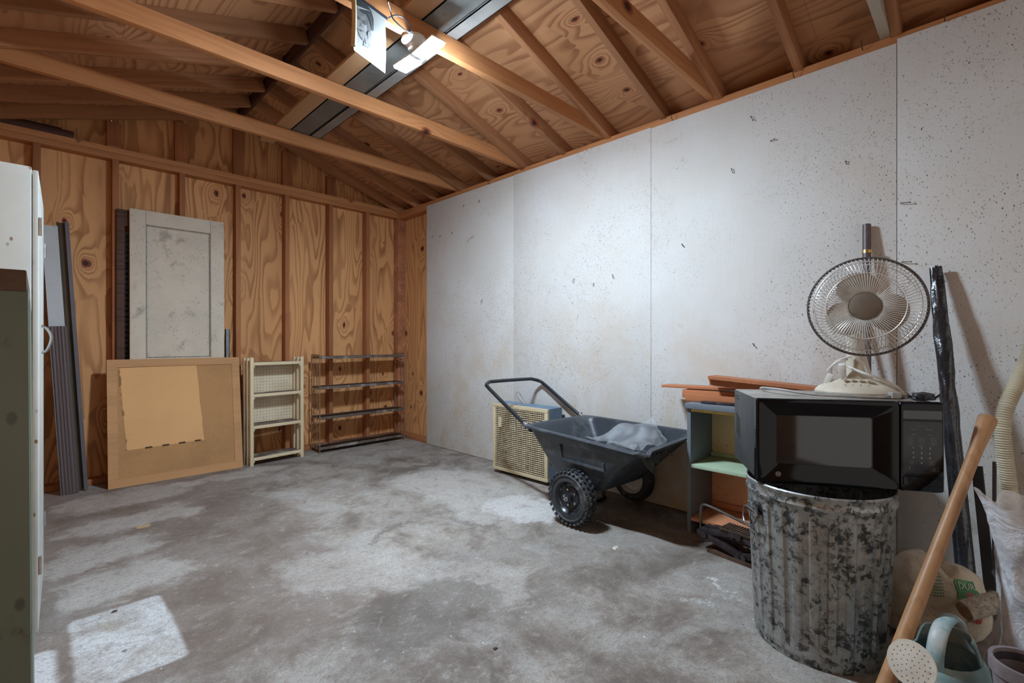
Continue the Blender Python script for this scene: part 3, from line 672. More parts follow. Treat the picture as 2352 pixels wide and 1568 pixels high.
# siding strips leaning in the corner of the white cabinet
ss = thing('siding_trim', 'long trim strip with speckled white face and brown channel edge, leaning on the back wall', 'trim strip', (.112, 4.335, 0), (R(-3.2), R(-2.95), 0))
b = MB(); b.bx(.0, .077, .012, .016, 0, 1.80); b.bx(-.002, .0, .004, .016, 0, 1.80); b.build('white_face', 'speck_white', ss)
prof = [(.077, .016), (.088, .036), (.108, .030), (.116, .006), (.120, .006), (.113, .034), (.086, .041), (.072, .018)]
b = MB(); b.loft([[Vector((x, y, z)) for x, y in prof] for z in (0.005, 1.83)]); b.build('channel', 'brown_flange', ss)
b = MB(); b.bx(.113, .134, .000, .006, 0.005, 1.83); b.build('outer_edge', 'purple_edge', ss)
fs = thing('fluted_strip', 'brown fluted vinyl strip standing in front of the speckled white trim', 'trim strip', (.112, 4.312, 0), (R(-3.2), R(-2.95), 0))
b = MB(); pts = []
nfl = 30
for i in range(nfl + 1):
    x = .002 + .085 * i / nfl; pts.append(Vector((x, .006 - .004 * abs(math.sin(i * math.pi / 6)) - .004 * math.sin(math.pi * i / nfl), 0)))
ring = pts + [p + Vector((0, .004, 0)) for p in reversed(pts)]
b.loft([ring, [p + Vector((0, 0, 1.12)) for p in ring]]); b.build('face', 'fluted', fs, 40)
b = MB(); b.bx(-.003, .001, -.002, .012, 0, 1.12); b.build('edge_lip', 'grey_metal', fs)

# corkboard
cb = thing('cork_board', 'large framed cork board with an unfaded paler square, leaning on the back wall', 'board', (.343, 4.262, 0), (R(-7.2), 0, R(-.2)))
CW, CH, F_ = .835, .895, .055
b = MB(); b.bx(F_ - .01, CW - F_ + .01, .006, .014, F_ - .01, CH - F_ + .01); b.build('cork_panel', 'cork', cb, 0)
def mitre(name, mat, a, bb, c, d, parent, t=(0, .02)):
    m = MB(); vs = [Vector((p[0], y, p[1])) for y in t for p in (a, bb, c, d)]
    L = (Vector(bb) - Vector(a)).length
    m._add(vs, [(0, 1, 2, 3)[::-1], (4, 5, 6, 7), (0, 1, 5, 4), (1, 2, 6, 5), (2, 3, 7, 6), (3, 0, 4, 7)])
    return m.build(name, mat, parent, 0)
mitre('frame_rail', 'pine', (0, 0), (CW, 0), (CW - F_, F_), (F_, F_), cb)
mitre('frame_rail', 'pine', (0, CH), (F_, CH - F_), (CW - F_, CH - F_), (CW, CH), cb)
mitre('frame_stile', 'pine', (0, 0), (F_, F_), (F_, CH - F_), (0, CH), cb)
mitre('frame_stile', 'pine', (CW, 0), (CW, CH), (CW - F_, CH - F_), (CW - F_, F_), cb)

# weathered white panelled door behind it
dw = thing('panelled_door', 'weathered white recessed-panel cupboard door leaning behind the cork board', 'door', (.474, 4.384, 0), (R(-.85), 0, 0))
b = MB(); b.bx(0, .605, .014, .026, .0, 1.99)
for x0, x1, z0, z1 in ((0, .095, 0, 1.99), (.51, .605, 0, 1.99), (.095, .51, 1.885, 1.99), (.095, .51, .80, .895), (.095, .51, 0, .12)):
    b.bx(x0 + .0006, x1 - .0006, 0, .03, z0 + .0004, z1 - .0004, bev=.0025)
b.build('frame', 'door_white', dw)
b = MB()
for x0, x1, z0, z1 in ((.095, .103, .895, 1.885), (.502, .51, .895, 1.885), (.103, .502, 1.877, 1.885), (.103, .502, .895, .903)): b.bx(x0, x1, .004, .014, z0, z1, bev=.003)
b.build('moulding', 'door_mould', dw)
sh = thing('shutter', 'dark weathered louvred shutter showing left of the white door', 'shutter', (.405, 4.449, 0), (0, 0, 0))
b = MB(); b.bx(0, .045, 0, .028, 0, 1.98, bev=.002); b.bx(.045, .36, 0, .028, 1.86, 1.98, bev=.002); b.bx(.045, .36, 0, .028, 0, .1, bev=.002); b.bx(.315, .36, 0, .028, .1, 1.86); b.build('frame', 'dark_lumber', sh)
b = MB()
for i in range(44): b.box((.18, .014, .12 + i * .039), (.268, .006, .042), Matrix.Rotation(R(35), 3, 'X'))
b.build('louvres', 'shutter', sh)
ms = MB(); ms.bx(0, .03, 0, .004, 0, 1.12); ms.bx(0, .004, 0, .02, 0, 1.12); ms.bx(.026, .03, 0, .02, 0, 1.12)
o = ms.build('metal_strip', 'grey_metal'); o.location = (1.10, 4.452, 0); tag(o, 'narrow grey metal strip standing right of the white door', 'strip')

# cream pegboard shelf unit
ps = thing('pegboard_shelf', 'narrow cream-painted wooden shelf unit with pegboard back', 'shelf unit', (1.222, 4.222, 0), (0, 0, R(6)))
PW, PD, PH = .445, .165, .885
for x in (0, PW - .026):
    for j, y in enumerate((0, .062, .125)):
        box1('post', 'cream_paint', ps, x, x + .026, y, y + .022 + (.006 if j else 0), 0, PH - .003 * j, bev=.002)
    for z in (.835, .575, .315, .055):
        box1('side_cleat', 'cream_paint', ps, x + (.026 if x == 0 else -.01), x + (.036 if x == 0 else 0), .004, .150, z - .03, z - .004, bev=.001)
for z in (.835, .575, .315, .055):
    b = MB(); b.bx(.027, PW - .027, .010, .150, z - .004, z + .010)
    o = b.build('shelf', 'shelf_brown', ps)
    box1('shelf_lip', 'cream_paint', o, .026, PW - .026, -.002, .010, z - .014, z + .011, bev=.002)
box1('pegboard', 'pegboard', ps, .028, PW - .028, .151, .154, .33, .82)

# metal wire shelf
ws = thing('wire_shelf', 'low four-tier shelf of dark boards on thin metal rods in the back corner', 'shelf unit', (1.805, 4.268, 0), (0, 0, R(.8)))
WW, WD = .90, .185
for x in (0.004, WW - .004):
    b = MB()
    for y in (.004, WD - .004): b.tube([(x, y, 0), (x, y, .885)], .0052, 8)
    b.tube([(x, .004, .885), (x, .012, .893), (x, WD - .012, .893), (x, WD - .004, .885)], .0052, 8)
    for z in (.862, .585, .31, .035): b.tube([(x, .004, z), (x, WD - .004, z)], .004, 6)
    b.tube([(x, WD * .35, .03), (x, WD * .35, .89)], .0028, 6)
    b.build('end_frame', 'wire_rust', ws)
for z in (.862, .585, .31, .035):
    b = MB(); b.bx(.008, WW - .008, .01, WD - .01, z + .005, z + .018, bev=.002); b.bx(.008, WW - .008, .002, .012, z - .004, z + .02, bev=.002); b.build('shelf', 'shelf_dark', ws)

# ------------------------------------------------------------------ floor fan / heater box
bf = thing('box_fan', 'square blue-bodied box fan with cream-yellow grille standing by the white wall', 'fan', (2.522, 2.172, 0), (0, 0, R(.8)))
BW = .555; BH = .54
b = MB(); b.bx(.02, .165, 0, BW, .03, .046); b.bx(.02, .165, 0, BW, BH - .016, BH); b.bx(.02, .165, 0, .012, .046, BH - .016); b.bx(.02, .165, BW - .012, BW, .046, BH - .016); b.bx(.157, .165, .012, BW - .012, .046, BH - .016)
b.build('housing', 'blue', bf)
b = MB(); b.lathe([(.0, 0), (.06, 0), (.06, .05), (0, .05)], 24, Matrix.Translation((.09, BW / 2, BH / 2)) @ Matrix.Rotation(R(90), 4, 'Y')); b.build('motor', 'inner_dark', bf)
b = MB()
for k_ in range(5):
    b.box((.075, BW / 2, BH / 2), (.004, .09, .36), Matrix.Rotation(R(72 * k_), 3, 'X') @ Matrix.Rotation(R(25), 3, 'Z'))
b.build('blade_rotor', 'grey_metal', bf)
b = MB(); e = .028
b.bx(0, .02, 0, BW, .028, .028 + e, bev=.003); b.bx(0, .02, 0, BW, BH - e, BH, bev=.003); b.bx(0, .02, 0, e, .028 + e, BH - e, bev=.003); b.bx(0, .02, BW - e, BW, .028 + e, BH - e, bev=.003)
gr = b.build('grille_frame', 'yellow', bf)
b = MB()
for i in range(29):
    y = e + (BW - 2 * e) * (i + .5) / 29; b.bx(.006, .010, y - .0017, y + .0017, .028 + e, BH - e)
for i in range(31):
    z = .028 + e + (BH - .028 - 2 * e) * (i + .5) / 31; b.bx(.002, .014, e, BW - e, z - .0020, z + .0020)
b.build('grille', 'grille_brown', gr)
box1('dark_backing', 'inner_dark', bf, .024, .026, .014, BW - .014, .048, BH - .018)  # added dark sheet, its colour stands in for shade inside the housing
box1('rating_plate', 'yellow', gr, -.002, .001, BW - .10, BW - .065, .36, .44)
for y in (.05, BW - .05):
    b = MB(); b.tube([(.06, y, 0), (.06, y, .03)], .012, 10); b.build('foot', 'rust_dark', bf)
b = MB(); b.tube(smoothpath([(.09, .30, BH + .004), (.07, .33, BH + .03), (.06, .36, BH + .07), (.06, .34, BH + .095), (.07, .31, BH + .06), (.08, .28, BH + .02), (.07, .24, BH + .012), (.04, .27, BH + .01), (.01, .29, BH + .004), (-.006, .30, BH - .05), (-.008, .31, BH - .12), (-.006, .30, BH - .2)]), .003, 6); b.build('cord', 'cord', bf)

# ------------------------------------------------------------------ garden cart
gd = thing('garden_cart', 'black poly two-wheeled garden cart with a split front corner', 'cart', (2.38, 1.60, 0), (0, 0, R(-4)))
def rrect(hx0, hx1, y0, y1, r, z, n=5, zf=None):
    pts = []
    for cx, cy, a0 in ((hx1 - r, y1 - r, 0), (hx0 + r, y1 - r, 90), (hx0 + r, y0 + r, 180), (hx1 - r, y0 + r, 270)):
        for i in range(n + 1):
            a = R(a0 + 90 * i / n); x, y = cx + r * math.cos(a), cy + r * math.sin(a)
            pts.append(Vector((x, y, z + (zf(x, y) if zf else 0))))
    return pts
def tubring(t, off=0.0, z=None):     # t 0 bottom .. 1 rim
    hx = .215 + (.29 - .215) * t; y0 = -.13 - .305 * t; y1 = .19 + .20 * t
    return rrect(-hx + off, hx - off, y0 + off, y1 - off, .05 + .02 * t, .20 + .30 * t if z is None else z)
def tear(v):   # sag and rip of the near front corner
    w = max(0, min(1, (-v.y - .20) / .2)) * max(0, min(1, (-v.x + .02) / .2)) * max(0, min(1, (v.z - .33) / .12))
    if w > 0:
        j = noise.noise(v * 28) * .022
        return Vector((v.x + .03 * w + j * w, v.y + j * w, v.z - .035 * w + j * w))
    return v
b = MB(); rings = [tubring(t) for t in (0, .08, .2, .35, .5, .65, .8, .92)] + [tubring(.97, -.002)]
rings += [tubring(.975, -.022), tubring(.99, -.026), tubring(1.0, -.022, .505), tubring(1.0, -.006, .507), tubring(1.0, .006, .50)]
rings += [tubring(t, .006) for t in (.92, .8, .65, .5, .35, .2, .06)]
rings = [[tear(v) for v in r_] for r_ in rings]
b.loft(rings); b.build('tub', 'black_poly', gd, 40)
sx = lambda z: -(.215 + .075 * (z - .2) / .3) - .002
b = MB()
b.beam((sx(.345), .11, .345), (sx(.335), -.19, .335), .012, .014); b.beam((sx(.345), .11, .345), (sx(.425), .11, .425), .012, .008); b.beam((sx(.335), -.19, .335), (sx(.375), -.19, .375), .012, .010)
b.build('side_ledge', 'black_poly', gd)
b = MB()
for i in range(9):
    p = Vector((-.275 + .028 * i, -.41 - .004 * i, .462 - .002 * i + .006 * math.sin(i * 2.1)))
    b.tube([p, p + Vector((.03 + random.uniform(-.01, .01), random.uniform(-.018, .0), random.uniform(-.02, .01)))], [.008, .003], 6)
b.poly([(0, 0), (.05, .012), (.11, -.01), (.16, .01), (.18, -.03), (.15, -.07), (.11, -.055), (.07, -.10), (.03, -.06)], .004, Matrix.Translation((-.25, -.412, .455)) @ Matrix.Rotation(R(4), 4, 'Z') @ Matrix.Rotation(R(74), 4, 'X'))
b.build('torn_lip', 'black_poly', gd)
b = MB(); b.box((-.0, .345, .36), (.34, .004, .25), Matrix.Rotation(R(-33), 3, 'X')); 
for x in (-.15, .12): b.box((x, .335, .35), (.022, .006, .24), Matrix.Rotation(R(-33), 3, 'X'), .002)
for x in (-.15, .12):
    for q in (-.09, .09): b.tube([(x, .335 - .02 + q * .55, .35 + q * .84), (x, .335 - .034 + q * .55, .36 + q * .84)], .007, 8)
b.build('back_brace', 'tub_dusty', gd)
# handle
hp = [(-.26, .36, .47), (-.262, .60, .60), (-.262, .78, .70), (-.25, .82, .72), (-.20, .85, .735), (.20, .85, .735), (.25, .82, .72), (.262, .78, .70), (.262, .60, .60), (.26, .36, .47)]
b = MB(); b.tube(smoothpath([hp[0], hp[1], hp[2], hp[3], hp[4]], 6)[:-1] + smoothpath([hp[4], (0, .853, .736), hp[5]], 4)[:-1] + smoothpath(hp[5:], 6), .0125, 12); b.build('handle', 'black_gloss', gd)
for x in (-.261, .261):
    b = MB(); b.tube([(x, .40, .492), (x, .425, .505)], .017, 12); b.tube([(x, .37, .475), (x, .39, .486)], .016, 12); b.tube([(x - .02, .412, .51), (x + .02, .412, .51)], .004, 8); b.tube([(x, .412, .49), (x, .405, .53)], .004, 8)
    b.build('handle_clamp', 'chrome', gd)
b = MB(); b.tube(smoothpath([(-.19, .19, .22), (-.19, .185, .12), (-.19, .16, .03), (-.17, .15, .011), (.17, .15, .011), (.19, .16, .03), (.19, .185, .12), (.19, .19, .22)], 5), .011, 10); b.build('leg_stand', 'black_gloss', gd)
b = MB(); b.tube([(-.30, 0, .158), (.30, 0, .158)], .009, 10); b.bx(-.2, .2, -.02, .02, .165, .20); b.build('axle', 'iron', gd)
def wheel(x, sgn, rimmat, tread):
    M = Matrix.Translation((x, 0, .158)) @ Matrix.Rotation(R(90) * sgn, 4, 'Y')
    Rr = .151; w = .046; tp = []
    for i in range(21):
        a = math.pi * (i / 20); tp.append((.092 + (Rr - .098) * math.sin(a) ** .75 if 0 < i < 20 else .092, -w * math.cos(a) * (1.0 if .1 < i / 20 < .9 else .8)))
    b = MB(); b.lathe(tp + [(.088, 0.0)] + [tp[0]], 56, M)
    if tread:
        for k_ in range(30):
            for row, (zz_, ro, sz) in enumerate(((-.014, 0, (.011, .014, .012)), (.014, 6, (.011, .014, .012)), (-.035, 3, (.013, .018, .012)), (.035, 9, (.013, .018, .012)))):
                a = R(12 * k_ + ro); rr = Rr - (.0015 if abs(zz_) < .02 else .0095)
                m = M @ Matrix.Rotation(a, 4, 'Z') @ Matrix.Translation((rr, 0, zz_)) @ (Matrix.Rotation(R(0 if abs(zz_) < .02 else (-32 if zz_ > 0 else 32)), 4, 'Y'))
                mm = b.M; b.M = m; b.box((0, 0, 0), (sz[0] * .8, sz[1], sz[2]), None, .002); b.M = mm
    t = b.build('wheel', 'rubber', gd, 40)
    b = MB(); b.lathe([(.094, .030), (.096, .034), (.088, .034), (.080, .026), (.074, .012), (.060, .008), (.056, .012), (.03, .014), (.024, .018), (.023, .034), (.0, .035)], 40, M)
    b.lathe([(.094, -.030), (.080, -.026), (.07, -.01), (.02, -.01), (.02, -.02), (0, -.02)], 40, M)
    b.lathe([(.094, -.03), (.0935, .03)], 40, M)
    rim = b.build('rim', rimmat, t, 40)
    if tread:
        for k_ in range(5):
            a = R(72 * k_ + 20); b = MB(); b.lathe([(0, .021), (.006, .020), (.0075, .013), (.0075, .008)], 8, M @ Matrix.Translation((.044 * math.cos(a), .044 * math.sin(a), 0))); b.build('lug_nut', 'chrome', rim)
        b = MB(); b.lathe([(0, .060), (.007, .060), (.008, .05), (.013, .049), (.013, .035), (0, .034)], 12, M); b.tube([M @ Vector((-.012, 0, .055)), M @ Vector((.012, .006, .056))], .002, 6); b.build('axle_end', 'chrome', rim)
        b = MB(); b.tube([M @ Vector((.05, .035, .012)), M @ Vector((.066, .04, .03))], .003, 6); b.build('valve', 'rubber', rim)
wheel(-.292, -1, 'black_gloss', True)
wheel(.285, -1, 'rim_white', False)
# insect screen crumpled in the tub
def scr(name, c, label, seed, amp):
    c = [Vector(p) for p in c]; o0 = sum(c, Vector()) / 4; b = MB()
    def f(u, v):
        p = (c[0] * (1 - u) + c[1] * u) * (1 - v) + (c[3] * (1 - u) + c[2] * u) * v
        q = Vector((u * 2.0 + seed, v * 2.0, seed)); z = noise.noise(q) * amp + noise.noise(q * 3.3) * amp * .3 + .02 * math.sin(u * 9 + v * 3) * v
        p = p + Vector((noise.noise(q + Vector((5, 1, 2))) * .02, noise.noise(q + Vector((1, 7, 2))) * .02, z)); return p - o0
    b.grid(f, 40, 40); ob = b.build(name, 'screen', None, 80); ob.location = o0; tag(ob, label, 'screen', 'crumpled screens in the cart')
scr('window_screen', [(2.19, 1.255, .462), (2.44, 1.235, .478), (2.575, 1.40, .575), (2.27, 1.66, .452)], 'larger piece of crumpled grey insect screen rising above the cart rim', 3.1, .035)
scr('window_screen', [(2.15, 1.27, .478), (2.33, 1.29, .445), (2.33, 1.48, .43), (2.16, 1.47, .462)], 'smaller folded piece of grey insect screen in the near side of the cart', 8.4, .03)

# ------------------------------------------------------------------ painted bookcase
bc = thing('bookcase', 'blue-grey painted bookcase with mint and orange shelves beside the trash can', 'bookcase', (2.44, .425, 0))
BL = .70; BD = .285
box1('side_panel', 'bluegrey', bc, 0, BD, BL - .02, BL, 0, .662, bev=.002)
box1('side_panel', 'bluegrey', bc, 0, BD, 0, .02, 0, .662, bev=.002)
tp = box1('top', 'bluegrey', bc, -.018, BD + .004, -.006, BL + .006, .664, .692, bev=.004)
box1('edge_trim', 'yellow_trim', tp, 0, .012, .022, BL - .022, .648, .663)
box1('back_panel', 'back_tan', bc, BD - .012, BD - .004, .021, BL - .021, .372, .662)
lbl(box1('back_panel', 'back_orange', bc, BD - .012, BD - .004, .021, BL - .021, .07, .370), 'speckled orange lower back panel')
s1 = MB(); s1.bx(.0, BD - .014, .021, BL - .021, .352, .371, bev=.003); s1.bx(BD - .03, BD - .014, .021, BL - .021, .372, .392, bev=.002); lbl(s1.build('shelf', 'mint', bc), 'mint green middle shelf')
s1 = MB(); s1.bx(.0, BD - .014, .021, BL - .021, .072, .09, bev=.003); s1.bx(BD - .03, BD - .014, .021, BL - .021, .091, .12, bev=.002); lbl(s1.build('shelf', 'orange', bc), 'salmon orange bottom shelf')
# boards on top
def bd(p0, p1, w, h, label, prof=False, mat='red_board'):
    return timber('trim_board', p0, p1, w, h, mat, label, 'board', 'reddish boards on the bookcase', bev=.002)
bd((2.60, 1.33, .760), (2.62, .50, .774), .10, .014, 'thin board sticking out furthest left over the bookcase')
bd((2.585, 1.20, .727), (2.60, .42, .735), .09, .045, 'thick reddish board under the thin overhanging one')
bd((2.52, 1.17, .713), (2.52, .44, .717), .022, .038, 'narrow front board edge lying lowest on the bookcase top')
o = thing('cornice_moulding', 'reddish stepped cornice moulding on top of the board pile', 'moulding', (2.50, 1.02, .790), (R(-3.5), 0, R(180 + 2)))
pr = [(-.05, 0), (.03, 0), (.03, .018), (.042, .018), (.042, .034), (.058, .034), (.058, .05), (-.05, .05)]
b = MB(); b.loft([[Vector((x, y + .0 * x, z)) for x, z in pr] for y in (0, .27, .54)]); b.build('stepped_profile', MT['red_board'], o, 20)
tag(timber('iron_bar', (2.47, 1.06, .700), (2.50, .62, .701), .03, .012, 'iron', None, None), 'dark iron bar lying on the front edge of the bookcase top', 'bar')

# scissor jack on the floor
jk = thing('scissor_jack', 'old dark scissor jack with bent rod handle lying beside the trash can', 'jack', (2.335, .93, 0), (0, 0, R(-98)))
b = MB(); b.bx(-.02, .30, -.05, .05, 0, .010, bev=.002); b.bx(-.02, .30, -.05, -.046, .01, .02); b.build('base_plate', 'rust_dark', jk)
def arm(p, q, y): 
    b = MB(); b.beam(p, q, .02, .03, (0, 0, 1), .004)
    for e_ in (p, q): b.tube([(e_[0], y - .02, e_[2]), (e_[0], y + .02, e_[2])], .016, 12)
    b.build('arm', 'iron', jk)
for y in (-.028, .028):
    arm((-.06, y, .085), (.10, y, .118), y); arm((-.04, y, .075), (.13, y, .030), y); arm((.28, y, .085), (.13, y, .118), y); arm((.28, y, .075), (.15, y, .030), y)
b = MB(); b.bx(.04, .22, -.045, .045, .128, .138, bev=.002); 
for i in range(14): b.bx(.045 + i * .0125, .050 + i * .0125, -.043, .043, .138, .141)
b.build('top_plate', 'rust_dark', jk)
b = MB(); b.tube([(-.07, 0, .08), (.32, 0, .08)], .009, 10); b.build('screw', 'iron', jk)
b = MB(); b.tube(smoothpath([(-.10, .03, .005), (-.10, .03, .12), (-.095, .03, .185), (-.05, .03, .195), (.12, .03, .165), (.32, .03, .13)], 6), .0065, 10); b.build('rod_handle', 'steel', jk)

# ------------------------------------------------------------------ trash can
tc = thing('trash_can', 'galvanised ribbed steel trash can with mottled spangle, under the microwave', 'trash can', (1.892, .412, 0))
HC = .545
def rc(t): return .190 + .026 * t
prof = [(.0, .012), (.17, .012), (.183, .0), (.187, .0), (.188, .008), (.187, .025), (.189, .03)]
for i in range(31):
    t = .045 + .86 * i / 30; prof.append((rc(t), HC * t))
prof += [(rc(.915) + .003, HC * .915), (rc(.93) + .005, HC * .93), (rc(.945), HC * .945), (rc(.97), HC * .97), (rc(.985) + .004, HC * .983), (rc(1) + .004, HC * .993), (rc(1), HC), (rc(1) - .004, HC * .995), (rc(.96) - .004, HC * .96), (rc(.5) - .005, HC * .5), (rc(.05) - .005, .02), (.0, .018)]
def corr(r, z, a):
    if r < .15 or z > HC * .89 or z < .04: return r
    w = min(1, (z - .04) / .03) * min(1, (HC * .89 - z) / .03)
    s_ = math.sin(a * 26); return r - .0065 * w * (1 if s_ > .35 else (0 if s_ < -.1 else (s_ + .1) / .45))
b = MB(); b.lathe(prof, 360, None, corr); b.build('can_body', 'galv', tc, 35)
for ang in (133, -47):
    a = R(ang); cx, cy = .212 * math.cos(a), .212 * math.sin(a); t_ = Vector((-math.sin(a), math.cos(a), 0)); o_ = Vector((math.cos(a), math.sin(a), 0))
    b = MB(); c0 = Vector((cx, cy, .44))
    b.beam(c0 - t_ * .035 + o_ * .004, c0 + t_ * .035 + o_ * .004, .004, .04, bev=.001)
    br_ = b.build('handle_bracket', 'galv', tc)
    b = MB(); b.tube([c0 + o_ * (.012 + .012 * math.sin(x_)) + t_ * .048 * math.cos(x_) + Vector((0, 0, -.006 - .05 * math.sin(x_))) for x_ in [math.pi * i / 12 for i in range(13)]] + [c0 - t_ * .03 + o_ * .01 + Vector((0, 0, .0)), c0 + t_ * .03 + o_ * .01], .0035, 8, closed=True); b.build('bail_handle', 'steel', br_)

# ------------------------------------------------------------------ microwave
MWA = math.atan2(-.455, .281)
mw = thing('microwave', 'black countertop microwave with dusty top balanced on the trash can', 'microwave', (1.695, .543, HC + .001), (0, 0, MWA))
# local: +x along the front (left to right), +y to the back
MW, MD, MH = .534, .345, .282
b = MB(); b.bx(.004, MW - .004, .022, MD, .008, MH - .002, bev=.008)
for x in (.06, MW - .06):
    for y in (.06, MD - .05): b.lathe([(0, 0), (.012, 0), (.012, .01), (0, .01)], 12, Matrix.Translation((x, y, -.0)))
case = b.build('case', 'mw_case', mw)
b = MB()
for r_ in range(9):
    for c_ in range(7): 
        if c_ * 1.0 + 0 < 7: b.box((.0035, .30 - c_ * .009 - 0 * r_, .19 - r_ * .009 - c_ * .003), (.0014, .0065, .0035))
for c_ in range(3):
    for r_ in range(2): b.box((.0035, .32 - c_ * .026, .258 - r_ * .010), (.0014, .02, .0025))
b.build('vents', 'inner_dark', case)
DW = .412
# door: a frame bevelled in towards a window
def frame_ring(x0, x1, z0, z1, y, r=.006): return [Vector((p.x, y, p.y)) for p in [Vector((q.x, q.y, 0)) for q in rrect(x0, x1, z0, z1, r, 0, 4)]]
b = MB()
rings = [frame_ring(0, DW, 0.002, MH, .024), frame_ring(0, DW, .002, MH, .006, .008), frame_ring(.004, DW - .002, .006, MH - .004, .0, .008), frame_ring(.018, DW - .012, .02, MH - .016, .0, .010), frame_ring(.062, DW - .066, .062, MH - .052, .014, .010), frame_ring(.066, DW - .070, .066, MH - .056, .014, .008)]
b.loft(rings, True, False); dr = b.build('door', 'mw_gloss', mw, 25)
b = MB(); b.loft([frame_ring(.060, DW - .064, .060, MH - .050, .0165, .008), frame_ring(.060, DW - .064, .060, MH - .050, .0145, .008)]); b.build('window', 'mw_window', dr, 25)
b = MB(); P_ = Matrix.Translation((.066, -.0008, .034)) @ Matrix.Rotation(R(90), 4, 'X')
b.lathe([(.0072, 0), (.0080, 0), (.0080, .0004), (.0072, .0004), (.0072, 0)], 32, P_)
text_mb(b, 'GE', .0085, P_ @ Matrix.Shear('XZ', 4, (0.0, 0.0)), .0002)
for k_ in range(4): b.M = P_ @ Matrix.Rotation(R(90 * k_ + 45), 4, 'Z'); b.tube([(.0045, -.002, 0), (.006, 0, 0), (.0045, .002, 0)], .0004, 4); b.M = Matrix()
b.build('round_badge', 'print', dr)
# control panel
b = MB(); b.loft([frame_ring(DW + .002, MW, .002, MH, .024), frame_ring(DW + .002, MW, .002, MH, .008, .010), frame_ring(DW + .004, MW - .006, .006, MH - .006, .0, .012)], True, True)
cp = b.build('control_panel', 'mw_gloss', mw, 25)
b = MB(); b.loft([frame_ring(DW + .008, MW - .010, .060, .222, -.0002, .006), frame_ring(DW + .008, MW - .010, .060, .222, -.0010, .006)]); b.build('keypad', 'mw_panel', cp)
b = MB(); b.loft([frame_ring(DW + .008, MW - .010, .230, .256, -.0002, .004), frame_ring(DW + .008, MW - .010, .230, .256, -.0012, .004)]); b.build('display', 'mw_window', cp)
b = MB(); b.loft([frame_ring(DW + .008, MW - .010, .022, .052, -.0002, .004), frame_ring(DW + .010, MW - .012, .024, .050, -.0020, .004)]); b.build('door_button', 'mw_gloss', cp)
def PM(x, z): return Matrix.Translation((x, -.0012, z)) @ Matrix.Rotation(R(90), 4, 'X')
b = MB(); cxs = [DW + .036, DW + .058, DW + .080]
for r_, row in enumerate(('123', '456', '789')):
    for c_, ch in enumerate(row): text_mb(b, ch, .0085, PM(cxs[c_] - .001 * r_ * 0, .140 - r_ * .0155), .0002)
text_mb(b, '0', .0085, PM(cxs[1], .0935), .0002); b.build('keypad_digits', 'print', cp)
b = MB()
for x, z, t in ((0, .198, 'Popcorn'), (1, .198, 'Beverage'), (0, .182, 'Reheat'), (1, .182, 'Cook')): text_mb(b, t, .0046, PM(DW + .038 + x * .040, z), .0001)
text_mb(b, 'Convenience Cooking', .0032, PM(DW + .058, .2075), .0001); text_mb(b, 'Express Cook', .0034, PM(DW + .058, .1475), .0001)
for x, z, t in ((cxs[0] - .008, .168, 'Time\nCook'), (cxs[1], .168, 'Time\nDefrost'), (cxs[2] + .009, .168, 'Auto\nDefrost'), (cxs[0] - .008, .1535, 'Power\nLevel'), (cxs[1], .1535, 'Timer'), (cxs[2] + .009, .1535, 'Kitchen\nTimer'),
                (cxs[0] - .003, .0945, 'Delay\nStart'), (cxs[2] + .004, .0935, 'Add\n30 Sec'), (cxs[0] - .010, .077, 'Clear\nOff'), (cxs[2] + .012, .075, 'Start\nPause')):
    text_mb(b, t, .0040, PM(x, z), .0001)
    w_, h_ = (.019, .0115); q = [(x - w_ / 2, z - h_ / 2), (x + w_ / 2, z - h_ / 2), (x + w_ / 2, z + h_ / 2), (x - w_ / 2, z + h_ / 2)]
    b.tube([Vector((p.x, -.0012, p.y)) for p in [Vector((v.x, v.y, 0)) for v in rrect(x - w_ / 2, x + w_ / 2, z - h_ / 2, z + h_ / 2, .003, 0, 3)]], .00028, 4, closed=True)
b.build('keypad_legends', 'print_dim', cp)
# power cord of the microwave trailing over its top
b = MB(); b.tube(smoothpath([(.09, .30, MH + .006), (.085, .24, MH + .014), (.12, .16, MH + .016), (.20, .09, MH + .008), (.29, .055, MH + .008), (.38, .05, MH + .008), (.415, .055, MH + .012)], 8), .0045, 8); b.box((.425, .056, MH + .015), (.028, .022, .02), Matrix.Rotation(R(10), 3, 'Z'), .003)
b.M = Matrix()
o = b.build('power_cord', 'cord', None); o.matrix_basis = wm(mw).copy(); tag(o, 'grey flat cord with plug lying along the front of the microwave top', 'cord')
b = MB(); pr_ = [(.022, 0), (.024, .004), (.020, .02), (.0, .026)]
b.lathe(pr_, 24, Matrix.Scale(1.4, 4, (1, 0, 0)))
for i in range(70):
    a = random.random() * 6.28; b.tube([(.028 * math.cos(a), .02 * math.sin(a), .006), (.044 * math.cos(a), .036 * math.sin(a), .004 + random.random() * .02)], .0008, 3)
o = b.build('bristle_brush', 'black_metal'); o.matrix_basis = wm(mw) @ Matrix.Translation((.512, .07, MH + .001)); tag(o, 'small dark bristle brush on the microwave behind the plug', 'brush')

